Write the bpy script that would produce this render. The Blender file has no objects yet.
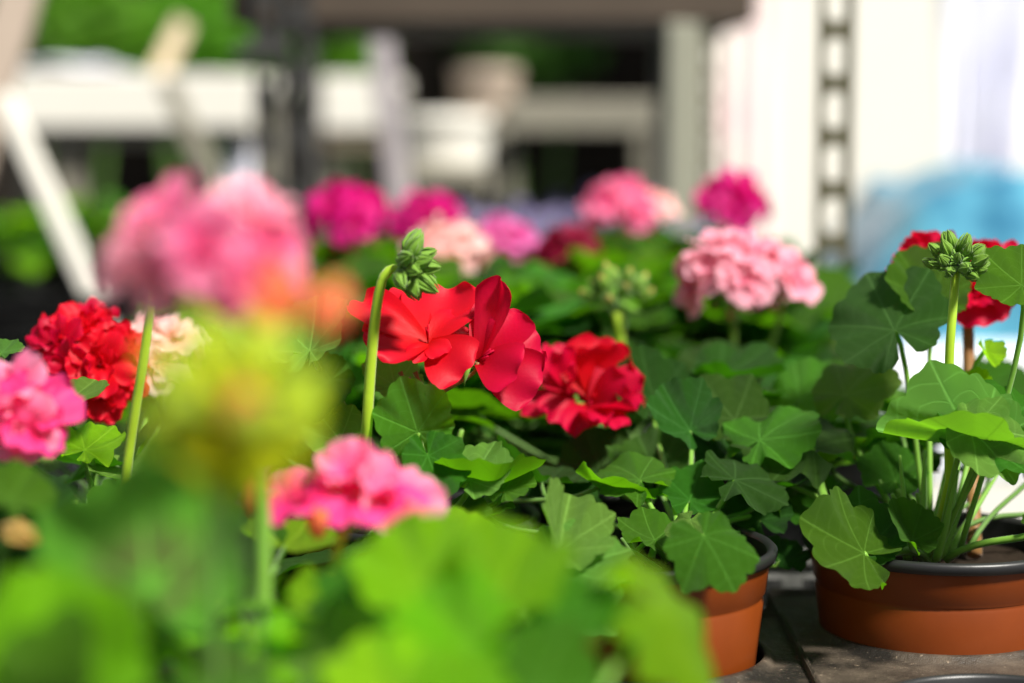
import bpy, math, random
from mathutils import Vector, Matrix, noise
PI = math.pi
random.seed(7)
S = bpy.context.scene
C = S.collection
V = Vector
# ------------------------------------------------------------------ camera
FPX = 2000.0
BENCH = 0.75
RIM = BENCH + 0.093          # height of every pot rim
TRAY = BENCH + 0.043        # height of the carry tray tops
CAMZ = RIM + 0.1875
PITCH = math.radians(6.5)
cam_d = bpy.data.cameras.new('camera'); cam = bpy.data.objects.new('camera', cam_d); C.objects.link(cam)
cam.location = (0, 0, CAMZ); cam.rotation_euler = (PI/2 - PITCH, 0, 0)
cam_d.sensor_width = 36; cam_d.lens = 36*FPX/1024; cam_d.clip_start = .02; cam_d.clip_end = 60
cam_d.dof.use_dof = True; cam_d.dof.focus_distance = .872; cam_d.dof.aperture_fstop = 3.3
cam_d.dof.aperture_blades = 0
S.camera = cam
FWD = V((0, math.cos(PITCH), -math.sin(PITCH))); UP = V((0, math.sin(PITCH), math.cos(PITCH)))
def W(px, py, d):
    return V((0, 0, CAMZ)) + (FWD + V((1, 0, 0))*(px-512)/FPX + UP*(341.5-py)/FPX)*d
# ------------------------------------------------------------------ tagging and linking
WM = {}
def tag(o, label=None, cat=None, group=None, kind=None):
    if label: o['label'] = label
    if cat: o['category'] = cat
    if group: o['group'] = group
    if kind: o['kind'] = kind
    return o
def link(o, M, parent=None):
    C.objects.link(o)
    if parent is not None:
        o.parent = parent; o.matrix_parent_inverse = WM[parent.name].inverted()
    o.matrix_basis = M; WM[o.name] = M.copy()
    return o
def empty(name, loc):
    o = bpy.data.objects.new(name, None); o.empty_display_size = .05
    return link(o, Matrix.Translation(loc))
def mesh(name, vs, fs, mats, mi=None, uv=None, smooth=True):
    me = bpy.data.meshes.new(name); me.from_pydata(vs, [], fs)
    for m in (mats if isinstance(mats, (list, tuple)) else [mats]): me.materials.append(m)
    if mi: me.polygons.foreach_set('material_index', mi)
    if smooth: me.polygons.foreach_set('use_smooth', [True]*len(fs))
    if uv:
        l = me.uv_layers.new(name='UVMap')
        idx = [0]*len(me.loops); me.loops.foreach_get('vertex_index', idx)
        flat = []
        for i in idx: flat.extend(uv[i])
        l.data.foreach_set('uv', flat)
    me.update(); return me
def obj(name, me, M=None, parent=None):
    return link(bpy.data.objects.new(name, me), M if M is not None else Matrix.Identity(4), parent)
def part_at(name, vs, fs, mats, loc, parent=None, **k):
    """vs in world space; origin put at loc"""
    loc = V(loc); vs = [tuple(V(v)-loc) for v in vs]
    return obj(name, mesh(name, vs, fs, mats, **k), Matrix.Translation(loc), parent)
# ------------------------------------------------------------------ materials
MATS = {}
def lin(c):
    return tuple((x/255/12.92 if x/255 <= .04045 else ((x/255+.055)/1.055)**2.4) for x in c)
class NT:
    def __init__(s, name):
        s.m = bpy.data.materials.new(name); s.m.use_nodes = True; s.t = s.m.node_tree; s.t.nodes.clear()
        s.out = s.n('ShaderNodeOutputMaterial')
    def n(s, typ, **k):
        x = s.t.nodes.new(typ)
        for a, b in k.items(): setattr(x, a, b)
        return x
    def l(s, a, b): s.t.links.new(a, b)
    def val(s, sock, v):
        if hasattr(v, 'links') or isinstance(v, bpy.types.NodeSocket): s.l(v, sock)
        else: sock.default_value = v
    def math(s, op, a, b=None, clamp=False):
        x = s.n('ShaderNodeMath', operation=op, use_clamp=clamp); s.val(x.inputs[0], a)
        if b is not None: s.val(x.inputs[1], b)
        return x.outputs[0]
    def mix(s, f, a, b, typ='MIX'):
        x = s.n('ShaderNodeMix', data_type='RGBA', blend_type=typ)
        s.val(x.inputs[0], f)
        for i, c in ((6, a), (7, b)):
            s.val(x.inputs[i], c if isinstance(c, bpy.types.NodeSocket) else (*c[:3], 1))
        return x.outputs[2]
    def noise(s, scale, detail=3, rough=.55, coord='Object', vec=None):
        tc = s.n('ShaderNodeTexCoord'); x = s.n('ShaderNodeTexNoise')
        x.inputs['Scale'].default_value = scale; x.inputs['Detail'].default_value = detail
        x.inputs['Roughness'].default_value = rough
        s.l(vec if vec is not None else tc.outputs[coord], x.inputs['Vector'])
        return x.outputs[0]
    def ramp(s, f, stops):
        x = s.n('ShaderNodeValToRGB'); s.l(f, x.inputs[0]); e = x.color_ramp.elements
        e[0].position = stops[0][0]; e[0].color = (*stops[0][1], 1)
        e[1].position = stops[-1][0]; e[1].color = (*stops[-1][1], 1)
        for p, c in stops[1:-1]: y = e.new(p); y.color = (*c, 1)
        return x.outputs[0]
    def pbsdf(s, col, rough=.5, spec=.5, metal=0, bump=None, bs=.3, bd=.001, sheen=0):
        p = s.n('ShaderNodeBsdfPrincipled')
        s.val(p.inputs['Base Color'], col if isinstance(col, bpy.types.NodeSocket) else (*col, 1))
        s.val(p.inputs['Roughness'], rough); p.inputs['Specular IOR Level'].default_value = spec
        p.inputs['Metallic'].default_value = metal; p.inputs['Sheen Weight'].default_value = sheen
        if bump is not None:
            b = s.n('ShaderNodeBump'); b.inputs['Strength'].default_value = bs; b.inputs['Distance'].default_value = bd
            s.l(bump, b.inputs['Height']); s.l(b.outputs[0], p.inputs['Normal'])
        return p.outputs[0]
    def done(s, sh): s.l(sh, s.out.inputs[0]); return s.m

def plain(name, col, rough=.6, spec=.4, var=.25, scale=30, metal=0, bump=.2, col2=None):
    t = NT(name); n = t.noise(scale, 5, .6)
    c2 = col2 if col2 else tuple(x*(1-var) for x in col)
    c = t.mix(n, col, c2)
    return t.done(t.pbsdf(c, rough, spec, metal, n, bump))

def leaf_mat(name, top, under, trans, zone=None, tf=.4):
    t = NT(name); uvn = t.n('ShaderNodeUVMap'); sp = t.n('ShaderNodeSeparateXYZ'); t.l(uvn.outputs[0], sp.inputs[0])
    u, v = sp.outputs[0], sp.outputs[1]
    u7 = t.math('MULTIPLY', u, 7.0); fr = t.math('FRACT', u7)
    dist = t.math('MULTIPLY', t.math('ABSOLUTE', t.math('SUBTRACT', fr, .5)), v)      # distance to the nearest main vein
    n1 = t.noise(9, 4, .6, 'UV'); n2 = t.noise(260, 3, .6)
    dist = t.math('ADD', dist, t.math('MULTIPLY', t.math('SUBTRACT', n1, .5), .03))
    vein = t.math('SUBTRACT', 1, t.math('DIVIDE', t.math('ABSOLUTE', dist), .035, True), True)
    # side veins branching from each main vein
    side = t.math('FRACT', t.math('ADD', t.math('MULTIPLY', v, 4.5), t.math('MULTIPLY', t.math('ABSOLUTE', t.math('SUBTRACT', fr, .5)), -2.2)))
    side = t.math('SUBTRACT', 1, t.math('DIVIDE', t.math('ABSOLUTE', t.math('SUBTRACT', side, .5)), .09, True), True)
    side = t.math('MULTIPLY', side, .45)
    allv = t.math('MAXIMUM', vein, side)
    oi = t.n('ShaderNodeObjectInfo')
    hs = t.n('ShaderNodeHueSaturation')
    t.l(t.math('ADD', t.math('MULTIPLY', oi.outputs['Random'], .04), .466), hs.inputs['Hue'])
    r2 = t.math('FRACT', t.math('MULTIPLY', oi.outputs['Random'], 7.31))
    t.l(t.math('ADD', t.math('MULTIPLY', r2, .6), .68), hs.inputs['Value'])
    base = t.mix(t.math('MULTIPLY', n2, .5), top, tuple(x*.72 for x in top))
    if zone:
        z = t.math('SUBTRACT', 1, t.math('DIVIDE', t.math('ABSOLUTE', t.math('SUBTRACT', v, zone[1])), zone[2], True), True)
        base = t.mix(t.math('MULTIPLY', z, .85), base, zone[0])
    base = t.mix(t.math('MULTIPLY', allv, .6), base, tuple(min(1, x*2.1+.03) for x in top))
    t.l(base, hs.inputs['Color'])
    g = t.n('ShaderNodeNewGeometry')
    col = t.mix(g.outputs['Backfacing'], hs.outputs[0], under)
    pb = t.pbsdf(col, .5, .25, 0, t.math('ADD', t.math('MULTIPLY', allv, -.8), n2), .6, .002, 0)
    tr = t.n('ShaderNodeBsdfTranslucent')
    hs2 = t.n('ShaderNodeHueSaturation'); t.l(t.math('ADD', t.math('MULTIPLY', r2, .5), .75), hs2.inputs['Value'])
    t.l(t.mix(t.math('MULTIPLY', allv, .5), trans, tuple(x*.6 for x in trans)), hs2.inputs['Color'])
    t.l(hs2.outputs[0], tr.inputs[0])
    mx = t.n('ShaderNodeMixShader'); mx.inputs[0].default_value = tf
    t.l(pb, mx.inputs[1]); t.l(tr.outputs[0], mx.inputs[2])
    return t.done(mx.outputs[0])
LEAF = leaf_mat('geranium_leaf_green', (.042, .18, .008), (.09, .26, .025), (.17, .5, .005))
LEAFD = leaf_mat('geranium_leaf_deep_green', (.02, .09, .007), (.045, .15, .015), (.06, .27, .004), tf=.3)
LEAFP = leaf_mat('geranium_leaf_pale', (.13, .32, .045), (.2, .38, .09), (.24, .6, .015))
LEAFY = leaf_mat('young_geranium_leaf', (.19, .56, .008), (.3, .64, .02), (.42, .92, .006), tf=.5)
LEAFZ = leaf_mat('zoned_geranium_leaf', (.13, .4, .03), (.18, .42, .08), (.2, .6, .02), zone=((.13, .1, .05), .36, .36))

def petal_mat(name, inner, outer, trans, tf=.4):
    t = NT(name); uvn = t.n('ShaderNodeUVMap'); sp = t.n('ShaderNodeSeparateXYZ'); t.l(uvn.outputs[0], sp.inputs[0])
    n = t.noise(14, 3, .6, 'UV')
    w = t.n('ShaderNodeTexWave'); w.inputs['Scale'].default_value = 5; w.inputs['Distortion'].default_value = 1.2
    t.l(uvn.outputs[0], w.inputs[0])
    f = t.math('ADD', sp.outputs[1], t.math('MULTIPLY', t.math('SUBTRACT', n, .5), .5), True)
    oi = t.n('ShaderNodeObjectInfo'); hs = t.n('ShaderNodeHueSaturation')
    t.l(t.math('ADD', t.math('MULTIPLY', oi.outputs['Random'], .25), .87), hs.inputs['Value'])
    t.l(t.mix(f, inner, outer), hs.inputs['Color'])
    pb = t.pbsdf(hs.outputs[0], .5, .2, 0, n, .2, .0006, 0)
    tr = t.n('ShaderNodeBsdfTranslucent'); tr.inputs[0].default_value = (*trans, 1)
    mx = t.n('ShaderNodeMixShader'); mx.inputs[0].default_value = tf
    t.l(pb, mx.inputs[1]); t.l(tr.outputs[0], mx.inputs[2])
    return t.done(mx.outputs[0])
RED = petal_mat('scarlet_petal', (.5, .003, .003), (.66, .003, .025), (.95, .006, .02))
CRIM = petal_mat('crimson_petal', (.4, .001, .008), (.55, .002, .045), (.8, .003, .03))
PINK = petal_mat('rose_pink_petal', (.88, .03, .27), (.97, .36, .54), (1, .16, .42), .5)
HOTP = petal_mat('hot_pink_petal', (.85, .01, .16), (.95, .08, .32), (1, .03, .25))
PALE = petal_mat('pale_pink_petal', (.8, .14, .28), (.95, .5, .6), (1, .45, .52))
BLUSH = petal_mat('blush_petal', (.95, .3, .3), (.98, .75, .7), (1, .6, .55))
MAG = petal_mat('magenta_petal', (.5, .003, .12), (.68, .01, .26), (.85, .01, .25))
ORCH = petal_mat('orchid_petal', (.65, .05, .3), (.85, .25, .6), (.9, .15, .45))
LILAC = petal_mat('lilac_petal', (.14, .11, .24), (.27, .24, .4), (.2, .18, .35), .3)
SALM = petal_mat('salmon_petal', (.9, .25, .05), (.95, .32, .2), (1, .3, .1), .5)
def stem_mat(name, c1, c2):
    t = NT(name); n = t.noise(300, 3); n0 = t.noise(30, 2)
    c = t.mix(n0, c1, c2)
    pb = t.pbsdf(c, .5, .35, 0, n, .3, .0005, .3)
    tr = t.n('ShaderNodeBsdfTranslucent'); t.l(c, tr.inputs[0])
    mx = t.n('ShaderNodeMixShader'); mx.inputs[0].default_value = .25
    t.l(pb, mx.inputs[1]); t.l(tr.outputs[0], mx.inputs[2]); return t.done(mx.outputs[0])
STEM = stem_mat('green_stem', (.25, .5, .04), (.16, .36, .04))
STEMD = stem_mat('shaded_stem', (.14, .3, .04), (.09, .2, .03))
STEMY = stem_mat('young_yellow_stem', (.5, .68, .02), (.35, .6, .03))
PEDI = stem_mat('reddish_pedicel', (.3, .22, .05), (.35, .1, .04))
BUD = stem_mat('bud_green', (.24, .44, .03), (.13, .3, .02))
BRACT = leaf_mat('yellow_green_bract', (.72, .8, .01), (.7, .8, .02), (.85, .95, .01), tf=.5)
DCRIM = petal_mat('dark_crimson_petal', (.22, .002, .02), (.36, .006, .06), (.4, .005, .04))
BUDY = stem_mat('bud_yellow_green', (.7, .78, .02), (.4, .65, .02))
BUDP = stem_mat('bud_tinged_red', (.5, .5, .06), (.6, .2, .1))
POTM = plain('terracotta_plastic', (.22, .042, .004), .42, .4, .25, 60, bump=.08)
POTB = plain('black_pot_plastic', (.018, .018, .019), .4, .5, .3, 60)
SOIL = plain('potting_soil', (.035, .024, .016), .95, .1, .7, 220, bump=1)
def tray_mat():
    t = NT('dusty_black_tray'); a = t.noise(22, 6, .65); b = t.noise(380, 4, .7)
    f = t.ramp(a, [(.36, (0, 0, 0)), (.62, (1, 1, 1))]); g = t.ramp(b, [(.62, (0, 0, 0)), (.72, (1, 1, 1))])
    c = t.mix(f, (.015, .013, .011), (.1, .075, .052)); c = t.mix(t.math('MULTIPLY', g, .55), c, (.35, .27, .19))
    return t.done(t.pbsdf(c, t.math('ADD', t.math('MULTIPLY', f, .35), .38), .45, 0, t.math('ADD', a, b), .5, .0015))
TRAYM = tray_mat()
# ------------------------------------------------------------------ basic shapes
class MB:
    def __init__(s): s.v = []; s.f = []; s.uv = []; s.mi = []
    def add(s, vs, fs, mi=0, uv=None):
        o = len(s.v); s.v += [tuple(x) for x in vs]; s.f += [tuple(i+o for i in f) for f in fs]
        s.mi += [mi]*len(fs); s.uv += uv if uv else [(.5, .5)]*len(vs); return s
    def box(s, a, b, mi=0, bev=.0):
        (x0, y0, z0), (x1, y1, z1) = a, b
        k = min(bev, abs(x1-x0)*.45, abs(y1-y0)*.45, abs(z1-z0)*.45)
        if k <= 0:
            return s.add([(x, y, z) for x in (x0, x1) for y in (y0, y1) for z in (z0, z1)],
                         [(0, 1, 3, 2), (4, 6, 7, 5), (0, 4, 5, 1), (2, 3, 7, 6), (0, 2, 6, 4), (1, 5, 7, 3)], mi)
        vs = []; idx = {}
        for ax in range(3):
            for i, x in enumerate((x0, x1)):
                for j, y in enumerate((y0, y1)):
                    for l, z in enumerate((z0, z1)):
                        p = [x, y, z]; sg = (i, j, l)
                        for q in range(3):
                            if q != ax: p[q] += k if sg[q] == 0 else -k
                        idx[(ax, i, j, l)] = len(vs); vs.append(p)
        fs = []
        for ax in range(3):
            for e in (0, 1):
                o = [(0, 0), (0, 1), (1, 1), (1, 0)]
                q = []
                for (a_, b_) in o:
                    t = [a_, b_]; t.insert(ax, e); q.append(idx[(ax, *t)])
                fs.append(tuple(q))
        for ax in range(3):
            o1, o2 = [q for q in range(3) if q != ax]
            for a_ in (0, 1):
                for b_ in (0, 1):
                    q = []
                    for e, pair in ((0, (o1, o2)), (1, (o2, o1))):
                        for face in pair:
                            t = [0, 0, 0]; t[ax] = e; t[o1] = a_; t[o2] = b_; q.append(idx[(face, *t)])
                    fs.append(tuple(q))
        for i in (0, 1):
            for j in (0, 1):
                for l in (0, 1): fs.append((idx[(0, i, j, l)], idx[(1, i, j, l)], idx[(2, i, j, l)]))
        return s.add(vs, fs, mi)
    def tube(s, pts, rad, seg=7, mi=0, cap=True):
        pts = [V(p) for p in pts]; n = len(pts); vs = []; uv = []
        ref = V((.13, .27, .95)).normalized()
        for i, p in enumerate(pts):
            t = (pts[min(n-1, i+1)]-pts[max(0, i-1)])
            if t.length < 1e-9: t = V((0, 0, 1))
            t.normalize(); a = t.cross(ref)
            if a.length < .1: a = t.cross(V((1, 0, 0)))
            a.normalize(); b = t.cross(a); r = rad[i] if isinstance(rad, (list, tuple)) else rad
            for k in range(seg):
                c = 2*PI*k/seg; vs.append(p+a*math.cos(c)*r+b*math.sin(c)*r); uv.append((k/seg, i/(n-1)))
        fs = [(i*seg+k, i*seg+(k+1) % seg, (i+1)*seg+(k+1) % seg, (i+1)*seg+k) for i in range(n-1) for k in range(seg)]
        if cap: fs += [tuple(range(seg-1, -1, -1)), tuple((n-1)*seg+k for k in range(seg))]
        return s.add(vs, fs, mi, uv)
    def lathe(s, prof, seg=48, c=(0, 0, 0), mi=0, close=False):
        vs = [(c[0]+r*math.cos(2*PI*k/seg), c[1]+r*math.sin(2*PI*k/seg), c[2]+z) for r, z in prof for k in range(seg)]
        fs = [(i*seg+k, i*seg+(k+1) % seg, (i+1)*seg+(k+1) % seg, (i+1)*seg+k) for i in range(len(prof)-1) for k in range(seg)]
        if close: fs.append(tuple((len(prof)-1)*seg+k for k in range(seg)))
        return s.add(vs, fs, mi)
    def build(s, name, mats, loc, parent=None, smooth=True):
        return part_at(name, s.v, s.f, mats, loc, parent, mi=s.mi, uv=s.uv, smooth=smooth)
    def me(s, name, mats, smooth=True): return mesh(name, s.v, s.f, mats, s.mi, s.uv, smooth)
def bez(a, b, c, d, n=10):
    r = []
    for i in range(n):
        t = i/(n-1); r.append(a*(1-t)**3+b*3*t*(1-t)**2+c*3*t*t*(1-t)+d*t**3)
    return r
def frame(o, y, z, s):
    """matrix with local Y towards y and Z near z, uniform scale s"""
    y = V(y).normalized(); z = V(z); z = (z-y*z.dot(y))
    if z.length < 1e-4: z = y.orthogonal()
    z.normalize(); x = y.cross(z)
    M = Matrix((x, y, z)).transposed().to_4x4()
    return Matrix.Translation(o) @ M @ Matrix.Scale(s, 4)
# ------------------------------------------------------------------ leaf
CACHE = {}
def leaf_mesh(mat, seed=0, cup=.1, fold=0., ruffle=.1, curl=0., hi=False):
    key = (mat.name, seed, round(cup, 2), round(fold, 2), round(ruffle, 2), round(curl, 2), hi)
    if key in CACHE: return CACHE[key]
    rnd = random.Random(seed*31+5); NA, NR = (112, 14) if hi else (56, 7)
    ph = [rnd.uniform(0, 2*PI) for _ in range(6)]; c = .36
    lob = [rnd.uniform(.8, 1.15) for _ in range(8)]
    gap = math.radians(rnd.uniform(8, 18)); vs = [(0, 0, 0)]; uv = [(.5, 0)]
    for j in range(1, NR+1):
        q = j/NR
        for i in range(NA+1):
            u = i/NA; th = (u*2-1)*(PI-gap)
            R = c*math.cos(th)+math.sqrt(1-(c*math.sin(th))**2)
            lb = .5-.5*math.cos(2*PI*7*u)                   # 1 on a lobe's axis
            R *= .9+.12*(lb**.55)*lob[int(u*6.99)]
            R *= 1+.055*abs(math.sin(PI*7*3*u+.3*math.sin(9*u+ph[0])))*(q**6)
            r = q*R; x = r*math.sin(th); y = r*math.cos(th)
            z = cup*r*r*(1+.3*math.sin(2*th+ph[1]))
            z += -.06*(lb-.5)*q*min(1, r*1.4)                        # pleats between the veins
            z += ruffle*(q**2.6)*(math.sin(3.0*th+ph[2])*.55+.5*math.sin(5.2*th+ph[3])+.3*math.sin(10*th+ph[4]))
            z += -curl*max(0, y-.2)**2
            if fold:
                a = fold*min(1., abs(x)*3.2); z += abs(x)*math.sin(a); x *= math.cos(a)
            vs.append((x, y, z)); uv.append((u, q))
    fs = [(0, 1+i+1, 1+i) for i in range(NA)]
    for j in range(NR-1):
        a = 1+j*(NA+1); b = a+NA+1
        fs += [(a+i, a+i+1, b+i+1, b+i) for i in range(NA)]
    CACHE[key] = mesh('leaf', vs, fs, mat, uv=uv); return CACHE[key]
def rv(s=1.): return V((random.gauss(0, s), random.gauss(0, s), random.gauss(0, s)))
def leaf(plant, at, tip, nrm, size, mat=LEAF, base=None, seed=None, cup=.12, fold=0., ruffle=.1, curl=0., hi=False, pr=.0013, pm=None, petiole=True):
    """a blade attached at AT pointing towards TIP (a direction), its radius SIZE, and its stalk down to BASE"""
    seed = random.randrange(12) if seed is None else seed
    M = frame(at, tip, nrm, size)
    o = obj('leaf', leaf_mesh(mat, seed, cup, fold, ruffle, curl, hi), M, plant)
    if petiole:
        b = V(base) if base is not None else WM[plant.name].translation + V((random.uniform(-.012, .012), random.uniform(-.012, .012), .08))
        at = V(at); d = at-b; n = V(nrm).normalized()
        out = V((d.x, d.y, 0))*.35
        p = bez(b, b+out+V((0, 0, d.length*.3)), at-n*d.length*.25-V(tip).normalized()*d.length*.1, at-n*.0004, 9)
        m = MB().tube(p, [pr*1.25]+[pr]*7+[pr*.8], 7 if hi else 5)
        m.build('petiole', pm or STEM, b, o)
    return o
# ------------------------------------------------------------------ petals, florets
def petal(mb, L, w, tilt, az, seed, ruf=.12, curve=.35, mi=0, base=.0, NU=9, NV=8):
    rnd = random.Random(seed); p1, p2, p3 = rnd.uniform(0, 6), rnd.uniform(0, 6), rnd.uniform(0, 6)
    ca, sa = math.cos(az), math.sin(az); vs = []; uv = []
    ang = tilt; yy = 0; zz = 0; prev = 0; tw = rnd.uniform(-.35, .35); rows = []
    for j in range(NV):
        t = j/(NV-1); dl = (t-prev)*L; a = ang-curve*t*t*2+ .25*math.sin(p3+t*4)*t
        yy += dl*math.cos(a); zz += dl*math.sin(a); prev = t; rows.append((yy, zz, a, t))
    for (yy, zz, a, t) in rows:
        hw = w*.5*(.16+.84*math.sin(PI*min(1, t*.62+.02))**1.1)
        if t > .86: hw *= 1-((t-.86)/.14)**2*.28
        for i in range(NU):
            s = i/(NU-1)*2-1
            off = ruf*L*t*t*(math.sin(2.4*s+p1)*.6+.45*math.sin(5.5*s+p2)) - .22*hw*(1-s*s)*(1-t*.4)
            x = s*hw*math.cos(.35*abs(s)); tz = s*tw*hw*t
            tipin = -L*.09*(s*s)*(t**4) - L*.05*(t**5)*math.exp(-(s*4)**2)
            y = yy+base+tipin*math.cos(a)-(off+tz)*math.sin(a); z = zz+tipin*math.sin(a)+(off+tz)*math.cos(a)
            vs.append((x*ca-y*sa, x*sa+y*ca, z)); uv.append((i/(NU-1), t))
    fs = [(j*NU+i, j*NU+i+1, (j+1)*NU+i+1, (j+1)*NU+i) for j in range(NV-1) for i in range(NU-1)]
    mb.add(vs, fs, mi, uv)
def floret_mesh(mat, seed, tilt=.35, n=5, dbl=4, ruf=.12, curve=.35, hi=False):
    """unit floret: petals about 1 long, opening along +Z"""
    key = ('fl', mat.name, seed, round(tilt, 2), n, dbl, round(ruf, 2), round(curve, 2), hi)
    if key in CACHE: return CACHE[key]
    mb = MB(); rnd = random.Random(seed*77+3); nu, nv = (15, 13) if hi else (8, 7)
    for k in range(n):
        petal(mb, rnd.uniform(.88, 1.08), rnd.uniform(.85, 1.05), tilt+rnd.uniform(-.15, .15), 2*PI*k/n+rnd.uniform(-.15, .15), seed*50+k, ruf, curve, 0, 0, nu, nv)
    for k in range(dbl):
        petal(mb, rnd.uniform(.6, .82), rnd.uniform(.6, .85), tilt+.45+rnd.uniform(-.15, .25), 2*PI*(k+.5)/dbl+rnd.uniform(-.3, .3), seed*50+20+k, ruf*1.3, curve*.8, 0, 0, nu, nv)
    for k in range(dbl//2):
        petal(mb, rnd.uniform(.36, .5), rnd.uniform(.35, .5), tilt+.8, 2*PI*k/max(1, dbl//2)+.6, seed*50+40+k, ruf*1.3, .2, 0, 0, nu, nv)
    for k in range(5):                                                       # stamens
        a = 2*PI*k/5+.3; mb.tube([(0, 0, 0), (.03*math.cos(a), .03*math.sin(a), .2), (.08*math.cos(a), .08*math.sin(a), .34)], [.012, .01, .02], 5)
    for k in range(5):                                                       # green sepals under the petals
        a = 2*PI*k/5; d = V((math.cos(a), math.sin(a), 0))
        mb.tube([V((0, 0, -.12)), d*.12+V((0, 0, -.05)), d*.28+V((0, 0, -.02))], [.035, .06, .008], 5, 1)
    CACHE[key] = mb.me('floret', [mat, STEM]); return CACHE[key]
def floret(parent, at, nrm, size, mat, seed=None, hi=False, spin=None, **k):
    seed = random.randrange(8) if seed is None else seed
    z = V(nrm).normalized(); y = z.orthogonal().normalized()
    a = random.uniform(0, 2*PI) if spin is None else spin
    y = Matrix.Rotation(a, 3, z) @ y
    return obj('floret', floret_mesh(mat, seed, hi=hi, **k), frame(at, y, z, size), parent)
def stalk(plant, pts, r0, r1, mat=STEM, name='flower_stalk', seg=9):
    pts = [V(p) for p in pts]
    if len(pts) == 4: pts = bez(*pts, n=14)
    n = len(pts)
    return MB().tube(pts, [r0+(r1-r0)*i/(n-1) for i in range(n)], seg).build(name, mat, pts[0], plant)
PH = {}
def pot_top(plant): return WM[plant.name].translation + V((0, 0, PH.get(plant.name, .09)-.008))
def head(plant, c, R, n, fs, mat, up=(0, 0, 1), base=None, spread=1.75, squash=.75, dbl=4, buds=3, budm=None, hi=False, stm=None, tilt=.3, r=.0019, ruf=.13):
    """an umbel: stalk, pedicels (the flower_head mesh) and the florets as sub-parts; C is the umbel's middle"""
    c = V(c); up = V(up).normalized(); root = c-up*R*squash*.9
    b = V(base) if base is not None else pot_top(plant)+V((random.uniform(-.01, .01), random.uniform(-.01, .01), 0))
    L = (root-b).length
    stalk(plant, [b, b+V((0, 0, L*.4)), root-up*L*.3, root], r*1.15, r, stm or STEM)
    mb = MB(); dirs = []
    q0 = up.to_track_quat('Z', 'Y')
    for i in range(n+buds):
        f = (i+.5)/(n+buds); th = spread*math.sqrt(f); ph = i*2.39996+random.uniform(-.2, .2)
        d = q0 @ V((math.sin(th)*math.cos(ph), math.sin(th)*math.sin(ph), math.cos(th)))
        p = root + d*R + up*R*(1-squash)*-.2 + up*R*.25
        if i >= n: p = root + d*R*.55-up*R*.1
        dirs.append((d, p)); mid = root+(p-root)*.5+d*R*.08-up*R*.03
        mb.tube([root, root+(mid-root)*.6+up*R*.05, mid, p-d*fs*.1], [.0011, .0008, .0008, .001], 5)
    hd = mb.build('flower_head', stm or STEM, root, plant)
    for i, (d, p) in enumerate(dirs):
        if i < n: floret(hd, p, (d+rv(.12)), fs*random.uniform(.88, 1.1), mat, dbl=dbl, tilt=tilt, hi=hi, ruf=ruf)
        else: bud(hd, p, d-up*.4, fs*.45, budm or BUD, BUDP)
    return hd
def bud_mesh(mat, mat2, seed=0):
    key = ('bud', mat.name, mat2.name, seed)
    if key in CACHE: return CACHE[key]
    mb = MB(); NR, NA = 9, 20; vs = []
    rnd = random.Random(seed); p = rnd.uniform(0, 6)
    for j in range(NR):
        t = j/(NR-1); r = .33*math.sin(PI*min(1, t*.93+.06))**.8*(1-.5*t)+.004
        for i in range(NA):
            a = 2*PI*i/NA; rr = r*(1+.13*math.cos(5*a+p)); bend = .06*math.sin(PI*t)
            vs.append((rr*math.cos(a)+bend, rr*math.sin(a), t))
    fs = [(j*NA+i, j*NA+(i+1) % NA, (j+1)*NA+(i+1) % NA, (j+1)*NA+i) for j in range(NR-1) for i in range(NA)]
    mi = [0 if j < NR-3 else 1 for j in range(NR-1) for i in range(NA)]
    mb.add(vs, fs); mb.mi = mi
    for k in range(5):                                                    # sepal tips standing a little away
        a = 2*PI*k/5+p; d = V((math.cos(a), math.sin(a), 0))
        mb.tube([d*.16+V((0, 0, .1)), d*.3+V((0, 0, .32)), d*.24+V((0, 0, .66)), d*.1+V((0, 0, .96))], [.05, .06, .05, .01], 5)
    CACHE[key] = mb.me('bud', [mat, mat2]); return CACHE[key]
def bud(parent, at, d, L, mat=BUD, mat2=None):
    z = V(d).normalized(); return obj('bud', bud_mesh(mat, mat2 or mat, random.randrange(5)), frame(at, z.orthogonal(), z, L), parent)
def bud_cluster(plant, c, R, n, L, up, mat=BUD, mat2=None, spread=1.5, stem=STEM, bracts=5):
    c = V(c); up = V(up).normalized(); mb = MB(); q = up.to_track_quat('Z', 'Y'); ds = []
    for i in range(n):
        f = (i+.5)/n; th = spread*math.sqrt(f); ph = i*2.39996
        d = q @ V((math.sin(th)*math.cos(ph), math.sin(th)*math.sin(ph), math.cos(th)))
        rr = R*random.uniform(.75, 1.05); p = c+d*rr; ds.append((d, p)); mb.tube([c, c+d*rr*.5+up*R*.1, p], .0007, 5)
    for i in range(bracts):                                                # pointed bracts under the umbel
        a = 2*PI*i/bracts; d = q @ V((math.cos(a), math.sin(a), -.25))
        mb.tube([c-up*.0005, c+d*R*.45, c+d*R*.9-up*R*.1, c+d*R*1.25], [.0012, .0018, .0012, .0002], 6)
    k = mb.build('bud_cluster', stem, c, plant)
    for d, p in ds: bud(k, p, d+up*.35+rv(.06), L*random.uniform(.8, 1.1), mat, mat2)
    return k
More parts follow.
